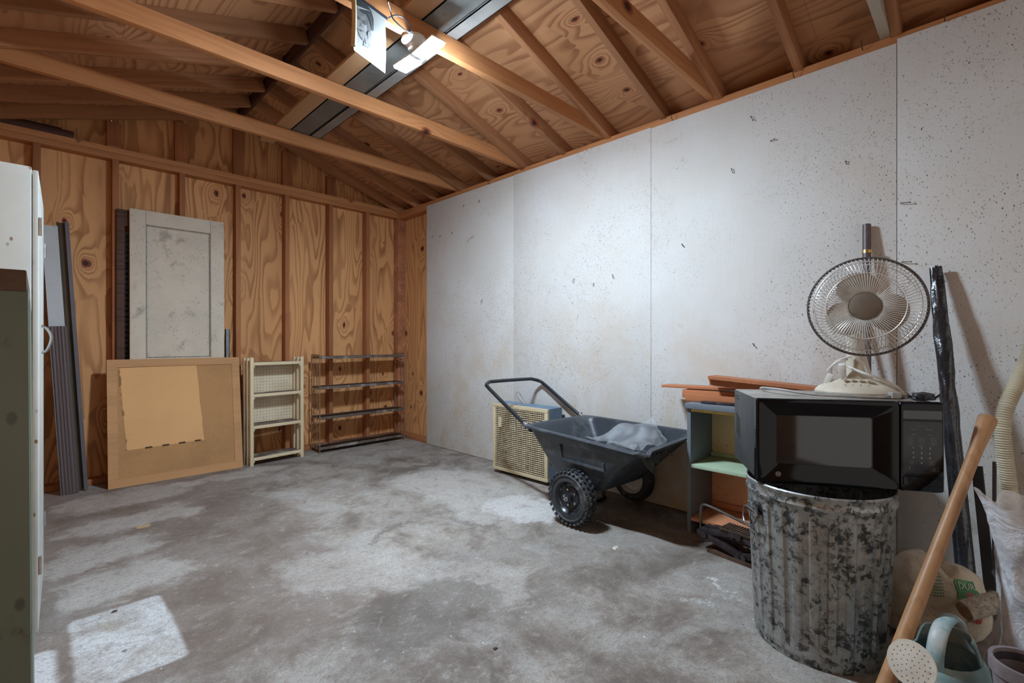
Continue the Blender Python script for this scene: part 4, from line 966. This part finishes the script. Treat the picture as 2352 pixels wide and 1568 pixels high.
# ------------------------------------------------------------------ desk fan
zt = HC + .001 + MH
df = thing('desk_fan', 'old cream oscillating desk fan with wire cage standing on the microwave', 'fan', (2.056, .322, zt), (0, 0, 0))
toc = Vector((-.989, -.146, 0)).normalized(); rt = Vector((.146, -.989, 0)).normalized()   # front and right (seen from the front) of the fan
F = Matrix((( rt.x, -toc.x, 0, 0), (rt.y, -toc.y, 0, 0), (0, 0, 1, 0), (0, 0, 0, 1)))    # local x right, y back, z up
F = Matrix(((rt.x, -toc.x, 0), (rt.y, -toc.y, 0), (0, 0, 1))).to_4x4()
b = MB(); b.M = F; SC_ = Matrix.Diagonal((1.0, .82, 1, 1))
b.lathe([(0, .0), (.122, .0), (.13, .006), (.130, .014), (.120, .026), (.095, .040), (.086, .043), (.072, .052), (.045, .058), (0, .060)], 56, SC_); base = b.build('base', 'fan_cream', df)
b = MB(); b.M = F; b.lathe([(.126, -.001), (.1315, .004), (.132, .010), (.1305, .010), (.128, .004)], 56, SC_); b.build('base_skirt', 'cord', base)
for i in range(4):
    b = MB(); b.M = F; b.box((-.036 + .022 * i, -.060, .056), (.010, .014, .010), None, .002); b.build('speed_button', 'fan_cream', base)
b = MB(); b.M = F
for i in range(4): text_mb(b, '0123'[i], .008, Matrix.Translation((-.036 + .022 * i, -.079, .0405)) @ Matrix.Rotation(R(35), 4, 'X'), .0003)
b.build('button_numbers', 'iron', base)
b = MB(); b.M = F; b.loft([[Vector((w * math.cos(a) - .02 * k2, .03 + d * math.sin(a) + .02 * k2, z)) for a in [2 * math.pi * i / 20 for i in range(20)]] for w, d, z, k2 in ((.045, .035, .05, 0), (.034, .03, .10, .1), (.026, .026, .17, .4), (.028, .03, .22, .6))]); b.build('neck', 'fan_cream', df, 50)
CC = Vector((-.085, 0, 0)) * 0
cz = 1.134 - zt; c0 = Vector((1.972 - 2.056, .29 - .322, cz))
G = Matrix.Translation(c0) @ F
GY = G @ Matrix.Rotation(R(90), 4, 'X')      # lathe axis pointing towards the viewer (-y local)
b = MB(); b.lathe([(0, -.13), (.03, -.13), (.045, -.115), (.05, -.08), (.047, -.05), (.03, -.045), (0, -.045)], 32, GY @ Matrix.Scale(1, 4)); b.build('motor_housing', 'fan_cream', df, 40)
RC = .163
b = MB(); pts = [G @ Vector((RC * math.cos(2 * math.pi * i / 72), 0, RC * math.sin(2 * math.pi * i / 72))) for i in range(72)]
b.tube(pts, .0042, 8, closed=True); b.build('cage_rim', 'fan_rim', df)
def spokes(name, n, prof_, twist, rr_, rings_, rw=.0011):
    b = MB()
    for k_ in range(n):
        a0 = 2 * math.pi * k_ / n
        b.tube([G @ Vector((r_ * math.cos(a0 + twist * q), y_, r_ * math.sin(a0 + twist * q))) for q, (r_, y_) in prof_], rw, 4)
    for r_, y_ in rings_: b.tube([G @ Vector((r_ * math.cos(2 * math.pi * i / 60), y_, r_ * math.sin(2 * math.pi * i / 60))) for i in range(60)], .0014, 5, closed=True)
    return b.build(name, 'fan_wire', df, 60)
spokes('front_grille', 84, [(0, (.044, -.036)), (.15, (.052, -.043)), (.5, (.10, -.046)), (.8, (.135, -.04)), (.93, (.152, -.025)), (1, (.161, -.003))], .16, 0, [(.108, -.0465), (.147, -.034)], .0013)
spokes('rear_grille', 72, [(0, (.05, .055)), (.4, (.10, .05)), (.75, (.14, .038)), (.93, (.156, .02)), (1, (.161, .003))], -.5, 0, [(.05, .055), (.11, .049), (.146, .035)])
b = MB(); b.lathe([(0, .047), (.03, .0465), (.042, .043), (.0445, .038), (.043, .034), (0, .033)], 40, GY); b.build('badge', 'fan_hub', df, 40)
b = MB(); b.lathe([(0, .025), (.022, .024), (.03, .015), (.03, -.02), (0, -.02)], 32, GY); b.build('blade_hub', 'fan_tan', df, 40)
for k_, a0 in enumerate((108, -18, 215)):
    b = MB()
    def f(u, v):
        ph = v * 2 * math.pi; ro = max(u, .001)
        px_, pz_ = .068 + .052 * ro * math.cos(ph), .060 * ro * math.sin(ph)
        a = R(a0); return G @ Vector((px_ * math.cos(a) - pz_ * math.sin(a), .004 - .22 * pz_ + 1.2 * pz_ * pz_, px_ * math.sin(a) + pz_ * math.cos(a)))
    b.grid(f, 10, 33); b.build('blade', 'fan_tan', df, 60, solid=.0015)
# coiled cord tied round the fan's neck, with its plug
b = MB(); nb = Vector((2.056, .322, zt))
fp = lambda x, y, z: (F @ Vector((x, y, z)))
b.tube(smoothpath([fp(-.03, -.005, .125), fp(-.06, -.02, .115), fp(-.085, -.01, .09), fp(-.09, .0, .075)]), .0035, 8)
b.tube(smoothpath([fp(-.02, .0, .135), fp(-.055, -.015, .122), fp(-.075, -.01, .10), fp(-.08, .0, .06)]), .0035, 8)
b.tube(smoothpath([fp(-.03, -.01, .10), fp(.01, -.03, .082), fp(.055, -.045, .065), (fp(.095, -.05, .045)), fp(.115, -.03, .025), fp(.13, .02, .006)]), .0045, 8)
b.tube(smoothpath([fp(-.01, -.02, .130), fp(.015, -.01, .11), fp(.03, .0, .07)]), .0035, 8)
o = b.build('fan_cord', 'cord_white', df)
b = MB(); b.box(fp(-.085, -.02, .055), (.016, .02, .036), Matrix.Rotation(R(20), 3, 'X'), .003); b.box(fp(-.045, -.03, .085), (.022, .022, .05), Matrix.Rotation(R(-15), 3, 'Y'), .004); b.box(fp(-.092, -.025, .032), (.02, .024, .006), None, .001); b.build('plug', 'cord_white', o)

# ------------------------------------------------------------------ poles against the white wall
pl = thing('pipe', 'slim mauve-brown pipe with a brass band standing behind the desk fan', 'pipe', (2.51, .362, 0))
top_ = Vector((2.712 - 2.51, .392 - .362, 1.557))
b = MB(); b.tube([(0, 0, 0), top_ * .5, top_], .0165, 20); b.build('tube', 'brown_pipe', pl)
b = MB(); b.tube([top_ * .912, top_ * .922], .0185, 20); b.box(top_ * .917 + Vector((-.012, -.016, 0)), (.01, .012, .012)); b.build('band', 'brass', pl)
b = MB(); b.tube([(2.47, .372, 0), (2.712, .408, 1.12)], .008, 10)
b2 = b.build('thin_rod', 'black_gloss'); tag(b2, 'thin black rod leaning left of the mauve pipe', 'rod')
# long pole wrapped in black film
bp = thing('wrapped_pole', 'tall pole wrapped in shiny black plastic leaning on the white wall', 'pole', (2.47, .045, 0))
A, B_ = Vector((0, 0, 0)), Vector((2.695 - 2.47, .152 - .045, 1.33))
dirp = (B_ - A).normalized(); up_ = Vector((0, -1, 0)); ex = (up_ - dirp * up_.dot(dirp)).normalized(); ey = dirp.cross(ex)
rings = []
for i in range(70):
    t = i / 69; c = A + (B_ - A) * t; r_ = .030 - .007 * t; fl_ = 0
    if t > .62: fl_ = min(1, (t - .62) / .15)
    ring = []
    for j in range(24):
        a = 2 * math.pi * j / 24; rx = r_ * (1 + .12 * fl_ - (.25 * max(0, (t - .8) / .2))); ry = r_ * (1 - .55 * fl_)
        nz = noise.noise(Vector((math.cos(a) * 1.5, math.sin(a) * 1.5, t * 16))) * .004 * (1 if t > .5 else .1) + (noise.noise(Vector((j * .9, t * 50, 3))) * .0035 if t > .55 else 0)
        tt = c + ex * math.cos(a) * (rx + nz) + ey * math.sin(a) * (ry + nz)
        if i == 69: tt += dirp * (noise.noise(Vector((j * .7, 1, 1))) * .03)
        ring.append(tt)
    rings.append(ring)
b = MB(); b.loft(rings); b.build('film_wrap', 'black_film', bp, 50)
b = MB(); b.loft([[A + (B_ - A) * t + ex * x + ey * y for x, y in ((.045, .03), (.075, .035), (.078, .04), (.045, .04))] for t in (0, .2, .40)]); b.build('flat_batten', 'black_metal', bp)

# wooden tool handle
wh = thing('wooden_handle', 'long smooth wooden tool handle leaning diagonally in front of the trash can', 'handle', (1.50, .215, 0.0))
A = Vector((0, 0, .02)); B_ = Vector((2.056 - 1.50, -.004 - .215, .786)); d_ = (B_ - A); Lh = d_.length; d_ = d_.normalized()
rs = [(0, .0195), (.3, .0185), (.62, .0165), (.80, .0155), (.88, .0165), (.95, .021), (.985, .0235), (.995, .022), (1, .017)]
b = MB(); b.tube([A + d_ * Lh * t for t, r_ in rs], [r_ for t, r_ in rs], 28); o = b.build('shaft', 'handle_wood', wh, 40)

# hose
hs = thing('vacuum_hose', 'beige corrugated vacuum hose hanging at the right edge', 'hose', (2.50, -.05, 0))
path = smoothpath([(2.60, -.13, 1.10), (2.585, -.115, .985), (2.555, -.085, .88), (2.515, -.052, .78), (2.497, -.042, .70), (2.49, -.045, .62), (2.49, -.052, .54), (2.495, -.058, .46)], 40)
path = [p - Vector((2.50, -.05, 0)) for p in path]
b = MB(); acc = 0; rr = []
for i, p in enumerate(path):
    if i: acc += (p - path[i - 1]).length
    rr.append(.0225 + .0028 * (math.sin(acc * 2 * math.pi / .0085)))
b.tube(path, rr, 24); b.build('ribbed_tube', 'hose', hs, 60)
b = MB(); e0 = path[-1]; b.tube([e0 + Vector((0, 0, .01)), e0 + Vector((.001, -.001, -.045)), e0 + Vector((.001, -.001, -.05))], [.026, .028, .026], 24); b.build('end_cuff', 'hose', hs)

# black board at the right edge, and dark strip end
tag(timber('black_board', (2.50, -.14, 0), (2.62, -.165, .86), .02, .05, 'black_metal', None, None, up=(1, 0, 0)), 'narrow black board leaning at the right edge behind the hose', 'board')
tag(timber('dark_stake', (2.60, -.02, 0), (2.66, -.022, .545), .012, .022, 'purple_edge', None, None, up=(1, 0, 0)), 'short dark stake end standing left of the hose cuff', 'stake')
st = MB(); st.tube([(0, 0, 0), (.15, -.16, .11)], .024, 24); o = st.build('steel_tube', 'steel'); o.location = (2.33, -.03, .21); o.rotation_euler = (0, 0, 0); tag(o, 'short shiny steel tube end poking out beside the plastic bag', 'tube')

# ------------------------------------------------------------------ sack
rv = Vector((.7071, -.7071, 0)); fv = Vector((.7071, .7071, 0))
sk = thing('feed_sack', 'slumped dirty white sack with green and red print behind the wooden handle', 'sack', (2.215, .13, 0), (0, 0, R(-45)))
# local x = to the right in the room diagonal, y = away
def sg(v, e): return math.copysign(abs(v) ** e, v)
def sackf(u, v):
    a = u * 2 * math.pi; ph = (v - .5) * math.pi
    cx = sg(math.cos(ph), .45); x = .175 * cx * sg(math.cos(a), .7); y = .105 * cx * sg(math.sin(a), .7); zn = sg(math.sin(ph), .55) * .5 + .5
    hgt = .285 - .05 * max(0, min(1, (x + .02) / .1)) - (.06 * max(0, 1 - abs(x - .01) / .05)) - .05 * max(0, (-x - .13) / .04)
    z = zn * hgt
    x *= (1 - .2 * (z / .3) ** 1.5); y *= (1 - .6 * (z / .3) ** 1.3); x += .01 * z
    q = Vector((x, y, z)); nz = noise.noise(q * 11) * .014 + noise.noise(q * 27) * .006
    q += Vector((x, y, .02)).normalized() * nz
    q.z = max(.001, q.z); return q
b = MB(); b.grid(lambda u, v: sackf(u, v), 72, 48, True)
bmesh.ops.recalc_face_normals(b.bm, faces=b.bm.faces[:]); bvh = BVHTree.FromBMesh(b.bm)
sb = b.build('bag', 'sack', sk, 60)
def decal(name, mat, fill):
    d = MB(); fill(d)
    bmesh.ops.triangulate(d.bm, faces=d.bm.faces[:])
    bmesh.ops.subdivide_edges(d.bm, edges=[e for e in d.bm.edges if e.calc_length() > .012], cuts=2, use_grid_fill=True)
    dead = []
    for v in d.bm.verts:
        hit = bvh.ray_cast(Vector((v.co.x, -.5, v.co.z)), Vector((0, 1, 0)))
        if hit[0] is None: dead.append(v)
        else: v.co = Vector((v.co.x, hit[0].y - .0035, v.co.z))
    bmesh.ops.delete(d.bm, geom=dead, context='VERTS')
    return d.build(name, mat, sb, 0)
XZ = lambda x, z, r=0: Matrix.Translation((x, 0, z)) @ Matrix.Rotation(R(r), 4, 'Y') @ Matrix.Rotation(R(90), 4, 'X')
decal('green_banner', 'sack_green', lambda d: (d.poly([(-.035, -.012), (.032, -.012), (.03, .020), (-.02, .022), (-.02, .012), (-.04, .012)], None, XZ(0.050, .190, 8)), d.lathe([(0.002, 0), (.024, 0)], 24, XZ(0.034, .163, 8)), d.lathe([(0.002, 0), (.024, 0)], 24, XZ(0.074, .160, 8))))
decal('white_letters', 'sack_white', lambda d: text_mb(d, 'DUR', .026, XZ(0.050, .195, 8) @ Matrix.Translation((0, 0, .0)), 0))
for v_ in sb.children[-1].data.vertices: v_.co.y -= .002
decal('red_shield', 'sack_red', lambda d: (d.poly([(-.014, .014), (.014, .014), (.014, -.006), (0, -.02), (-.014, -.006)], None, XZ(0.054, .163, 8))))
for v_ in sb.children[-1].data.vertices: v_.co.y -= .002
decal('red_patch', 'sack_red', lambda d: d.poly([(-.024, -.014), (.02, -.02), (.026, .01), (-.02, .014)], None, XZ(0.057, .105, 8)))
def frame_txt(d):
    for i in range(9): 
        z = .245 - i * .0095
        for j in range(5): d.poly([(0, 0), (.006, 0), (.006, .004), (0, .004)], None, XZ(-.078 + j * .009, z, 4))
    d.poly([(-.002, 0), (0, 0), (0, .11), (-.002, .11)], None, XZ(-.083, .15, 4)); d.poly([(-.003, 0), (0, 0), (0, .12), (-.003, .12)], None, XZ(.035, .09, -6))
decal('small_print', 'sack_green', frame_txt)
decal('red_berries', 'sack_red', lambda d: (d.lathe([(.001, 0), (.012, 0)], 16, XZ(-.02, .085)), d.lathe([(.001, 0), (.011, 0)], 16, XZ(-.002, .10)), d.lathe([(.001, 0), (.012, 0)], 16, XZ(.01, .075))))

# paint roller cover
pr0 = thing('paint_roller', 'fuzzy cream paint roller with exposed core end beside the bag', 'roller', (2.10, .05, .0), (0, 0, 0))
A = Vector((.0, .0, .155)); B_ = Vector((.07, -.08, .19)); ax_ = (B_ - A).normalized()
b = MB(); b.tube([A, B_], .030, 24)
for i in range(900):
    t = random.random(); a = random.random() * 6.283; n1 = ax_.orthogonal().normalized(); n2_ = ax_.cross(n1); dd_ = n1 * math.cos(a) + n2_ * math.sin(a)
    p = A + (B_ - A) * t + dd_ * .029; q = p + dd_ * .009 + ax_ * random.uniform(-.004, .004); s_ = n1 * .0006
    b._add([p - s_, p + s_, q], [(0, 1, 2)])
b.build('nap', 'fuzz', pr0, 40)
b = MB(); b.tube([A - ax_ * .006, A + ax_ * .01], .024, 20); b.build('core', 'roller_wood', pr0)
b = MB(); b.tube([(.066, -.076, .18), (.066, -.076, .0)], .010, 10); b.build('handle', 'roller_wood', pr0)

# ------------------------------------------------------------------ watering can
wt = thing('watering_can', 'faded teal plastic watering can with a cream sprinkler rose, front right corner', 'watering can', (1.721, .075, 0), (0, 0, R(167.4)))
# local +x points to the spout
b = MB(); b.lathe([(0, .004), (.085, .0), (.098, .01), (.104, .06), (.102, .12), (.094, .165), (.080, .185), (.076, .183), (.09, .16), (.098, .12), (.1, .02), (0, .012)], 48, Matrix.Diagonal((1.08, .86, 1, 1)))
body = b.build('reservoir', 'teal', wt, 40)
b = MB(); b.grid(lambda u, v: Vector(((.082 * math.cos(R(90 + 180 * u)) - .0) * (1 - .3 * v) , .068 * math.sin(R(90 + 180 * u)) * (1 - .3 * v), .182 + .055 * math.sin(v * math.pi / 2))), 20, 10); b.build('rear_hood', 'teal', wt, 60, solid=.004)
hp_ = smoothpath([(.085, 0, .165), (.088, 0, .21), (.06, 0, .255), (.01, 0, .272), (-.05, 0, .262), (-.10, 0, .215), (-.118, 0, .15), (-.105, 0, .09)], 6)
b = MB(); b.tube(hp_, .019, 14, flat=(0, 1, 0)); b.build('handle', 'teal', wt, 60)
A = Vector((.09, 0, .045)); B_ = Vector((.268, .02, .262))
b = MB(); b.tube([A, A + (B_ - A) * .4, A + (B_ - A) * .8, B_], [.026, .021, .016, .018], 20); b.build('spout', 'teal_dark', wt, 60)
aim = Vector((.93, -.12, .34)).normalized()   # rose faces the viewer's side
zq = aim.to_track_quat('Z', 'Y').to_matrix().to_4x4(); RM = Matrix.Translation(B_) @ zq
b = MB(); b.lathe([(.016, -.02), (.03, .0), (.046, .022), (.049, .028), (.048, .031), (.045, .0305), (.02, .033), (0, .034)], 40, RM); rs_ = b.build('rose', 'rose', wt, 40)
b = MB()
for ring_, n_ in ((.008, 5), (.018, 10), (.028, 15), (.037, 20)):
    for k_ in range(n_):
        a = 2 * math.pi * k_ / n_; b.lathe([(0.0002, .0008), (.0012, .0006), (.0012, -.001)], 6, RM @ Matrix.Translation((ring_ * math.cos(a), ring_ * math.sin(a), .0338 - ring_ * .07)))
b.build('rose_holes', 'hole', rs_)

# pot
pt = thing('plant_pot', 'tall mauve-grey empty pot with pale rim by the plastic bag', 'pot', (1.625, -.07, 0))
b = MB(); b.lathe([(0, .0), (.045, 0), (.062, .235), (.068, .24), (.068, .27), (.060, .27), (.056, .235), (.04, .01), (0, .01)], 40); b.build('pot_body', 'pot', pt, 40)
b = MB(); b.lathe([(0, .012), (.041, .012), (.0565, .235), (.058, .262)], 40); b.build('inside', 'pot_in', pt, 40)

# clear plastic bag around a dark roll
bg = thing('plastic_bag', 'tall clear crinkled plastic bag wrapped round dark rolls at the right edge', 'bag', (1.90, -.133, 0), (0, 0, R(-45)))
def bagf(u, v):
    a = u * 2 * math.pi; z = v * .58
    w = .130 + .014 * math.sin(v * 7 + 1) - .03 * max(0, (v - .55)) + (.03 * max(0, (v - .86) / .14) ** 1.5)
    q = Vector((math.cos(a), math.sin(a), 0)); s_ = noise.noise(Vector((q.x * 1.6, q.y * 1.6, z * 5))) * .02 + noise.noise(Vector((q.x * 5, q.y * 5, z * 16))) * .008
    zz = z + (noise.noise(Vector((q.x * 2, q.y * 2, 7))) * .05 if v > .9 else 0)
    return Vector(((w + s_) * q.x, (w * .85 + s_) * q.y, zz + .001))
b = MB(); b.grid(bagf, 110, 90, True); b.build('film', 'film', bg, 80)
b = MB(); b.lathe([(0, .006), (.070, .006), (.073, .15), (.077, .30), (.073, .46), (.05, .475), (0, .475)], 40, Matrix.Translation((.015, .0, 0))); b.build('roll', 'black_roll', bg, 40)

# small litter on the slab
def litter(name, mat, x, y, s, label, cat, n=9, h=.004):
    b = MB(); ring = [Vector((math.cos(2 * math.pi * i / n) * s * random.uniform(.6, 1.2), math.sin(2 * math.pi * i / n) * s * random.uniform(.5, 1.1), 0)) for i in range(n)]
    b.loft([ring, [p * .7 + Vector((0, 0, h)) for p in ring]]); o = b.build(name, mat, None, 0); o.location = (x, y, .0005); tag(o, label, cat)
litter('plaster_chip', 'rose', 2.016, 1.291, .022, 'white plaster crumb on the floor in front of the cart', 'chip', 12, .006)
litter('dead_leaf', 'rust_dark', 1.072, 1.149, .009, 'small dark curled leaf on the near floor', 'leaf')
litter('dead_leaf', 'rust_dark', .205, 2.32, .010, 'tiny brown leaf on the pale floor patch', 'leaf')

# ------------------------------------------------------------------ light, world, camera
w = bpy.data.worlds.new('World'); SC.world = w; w.use_nodes = True
w.node_tree.nodes['Background'].inputs[0].default_value = (1, .95, .9, 1); w.node_tree.nodes['Background'].inputs[1].default_value = .5
cam = bpy.data.cameras.new('Camera'); cam.lens = 1090 / 2352 * 36; cam.sensor_width = 36; cam.clip_start = .02
co = bpy.data.objects.new('Camera', cam); COL.objects.link(co); co.location = (0, 0, 1.017); co.rotation_euler = (R(90), 0, R(-45)); SC.camera = co
SC.view_settings.view_transform = 'Standard'; SC.view_settings.look = 'None'; SC.view_settings.gamma = 1; SC.view_settings.use_curve_mapping = False
SC.view_settings.exposure = .86
SC.cycles.use_denoising = True; SC.cycles.max_bounces = 10; SC.cycles.diffuse_bounces = 6; SC.cycles.transparent_max_bounces = 16; SC.cycles.sample_clamp_indirect = 8
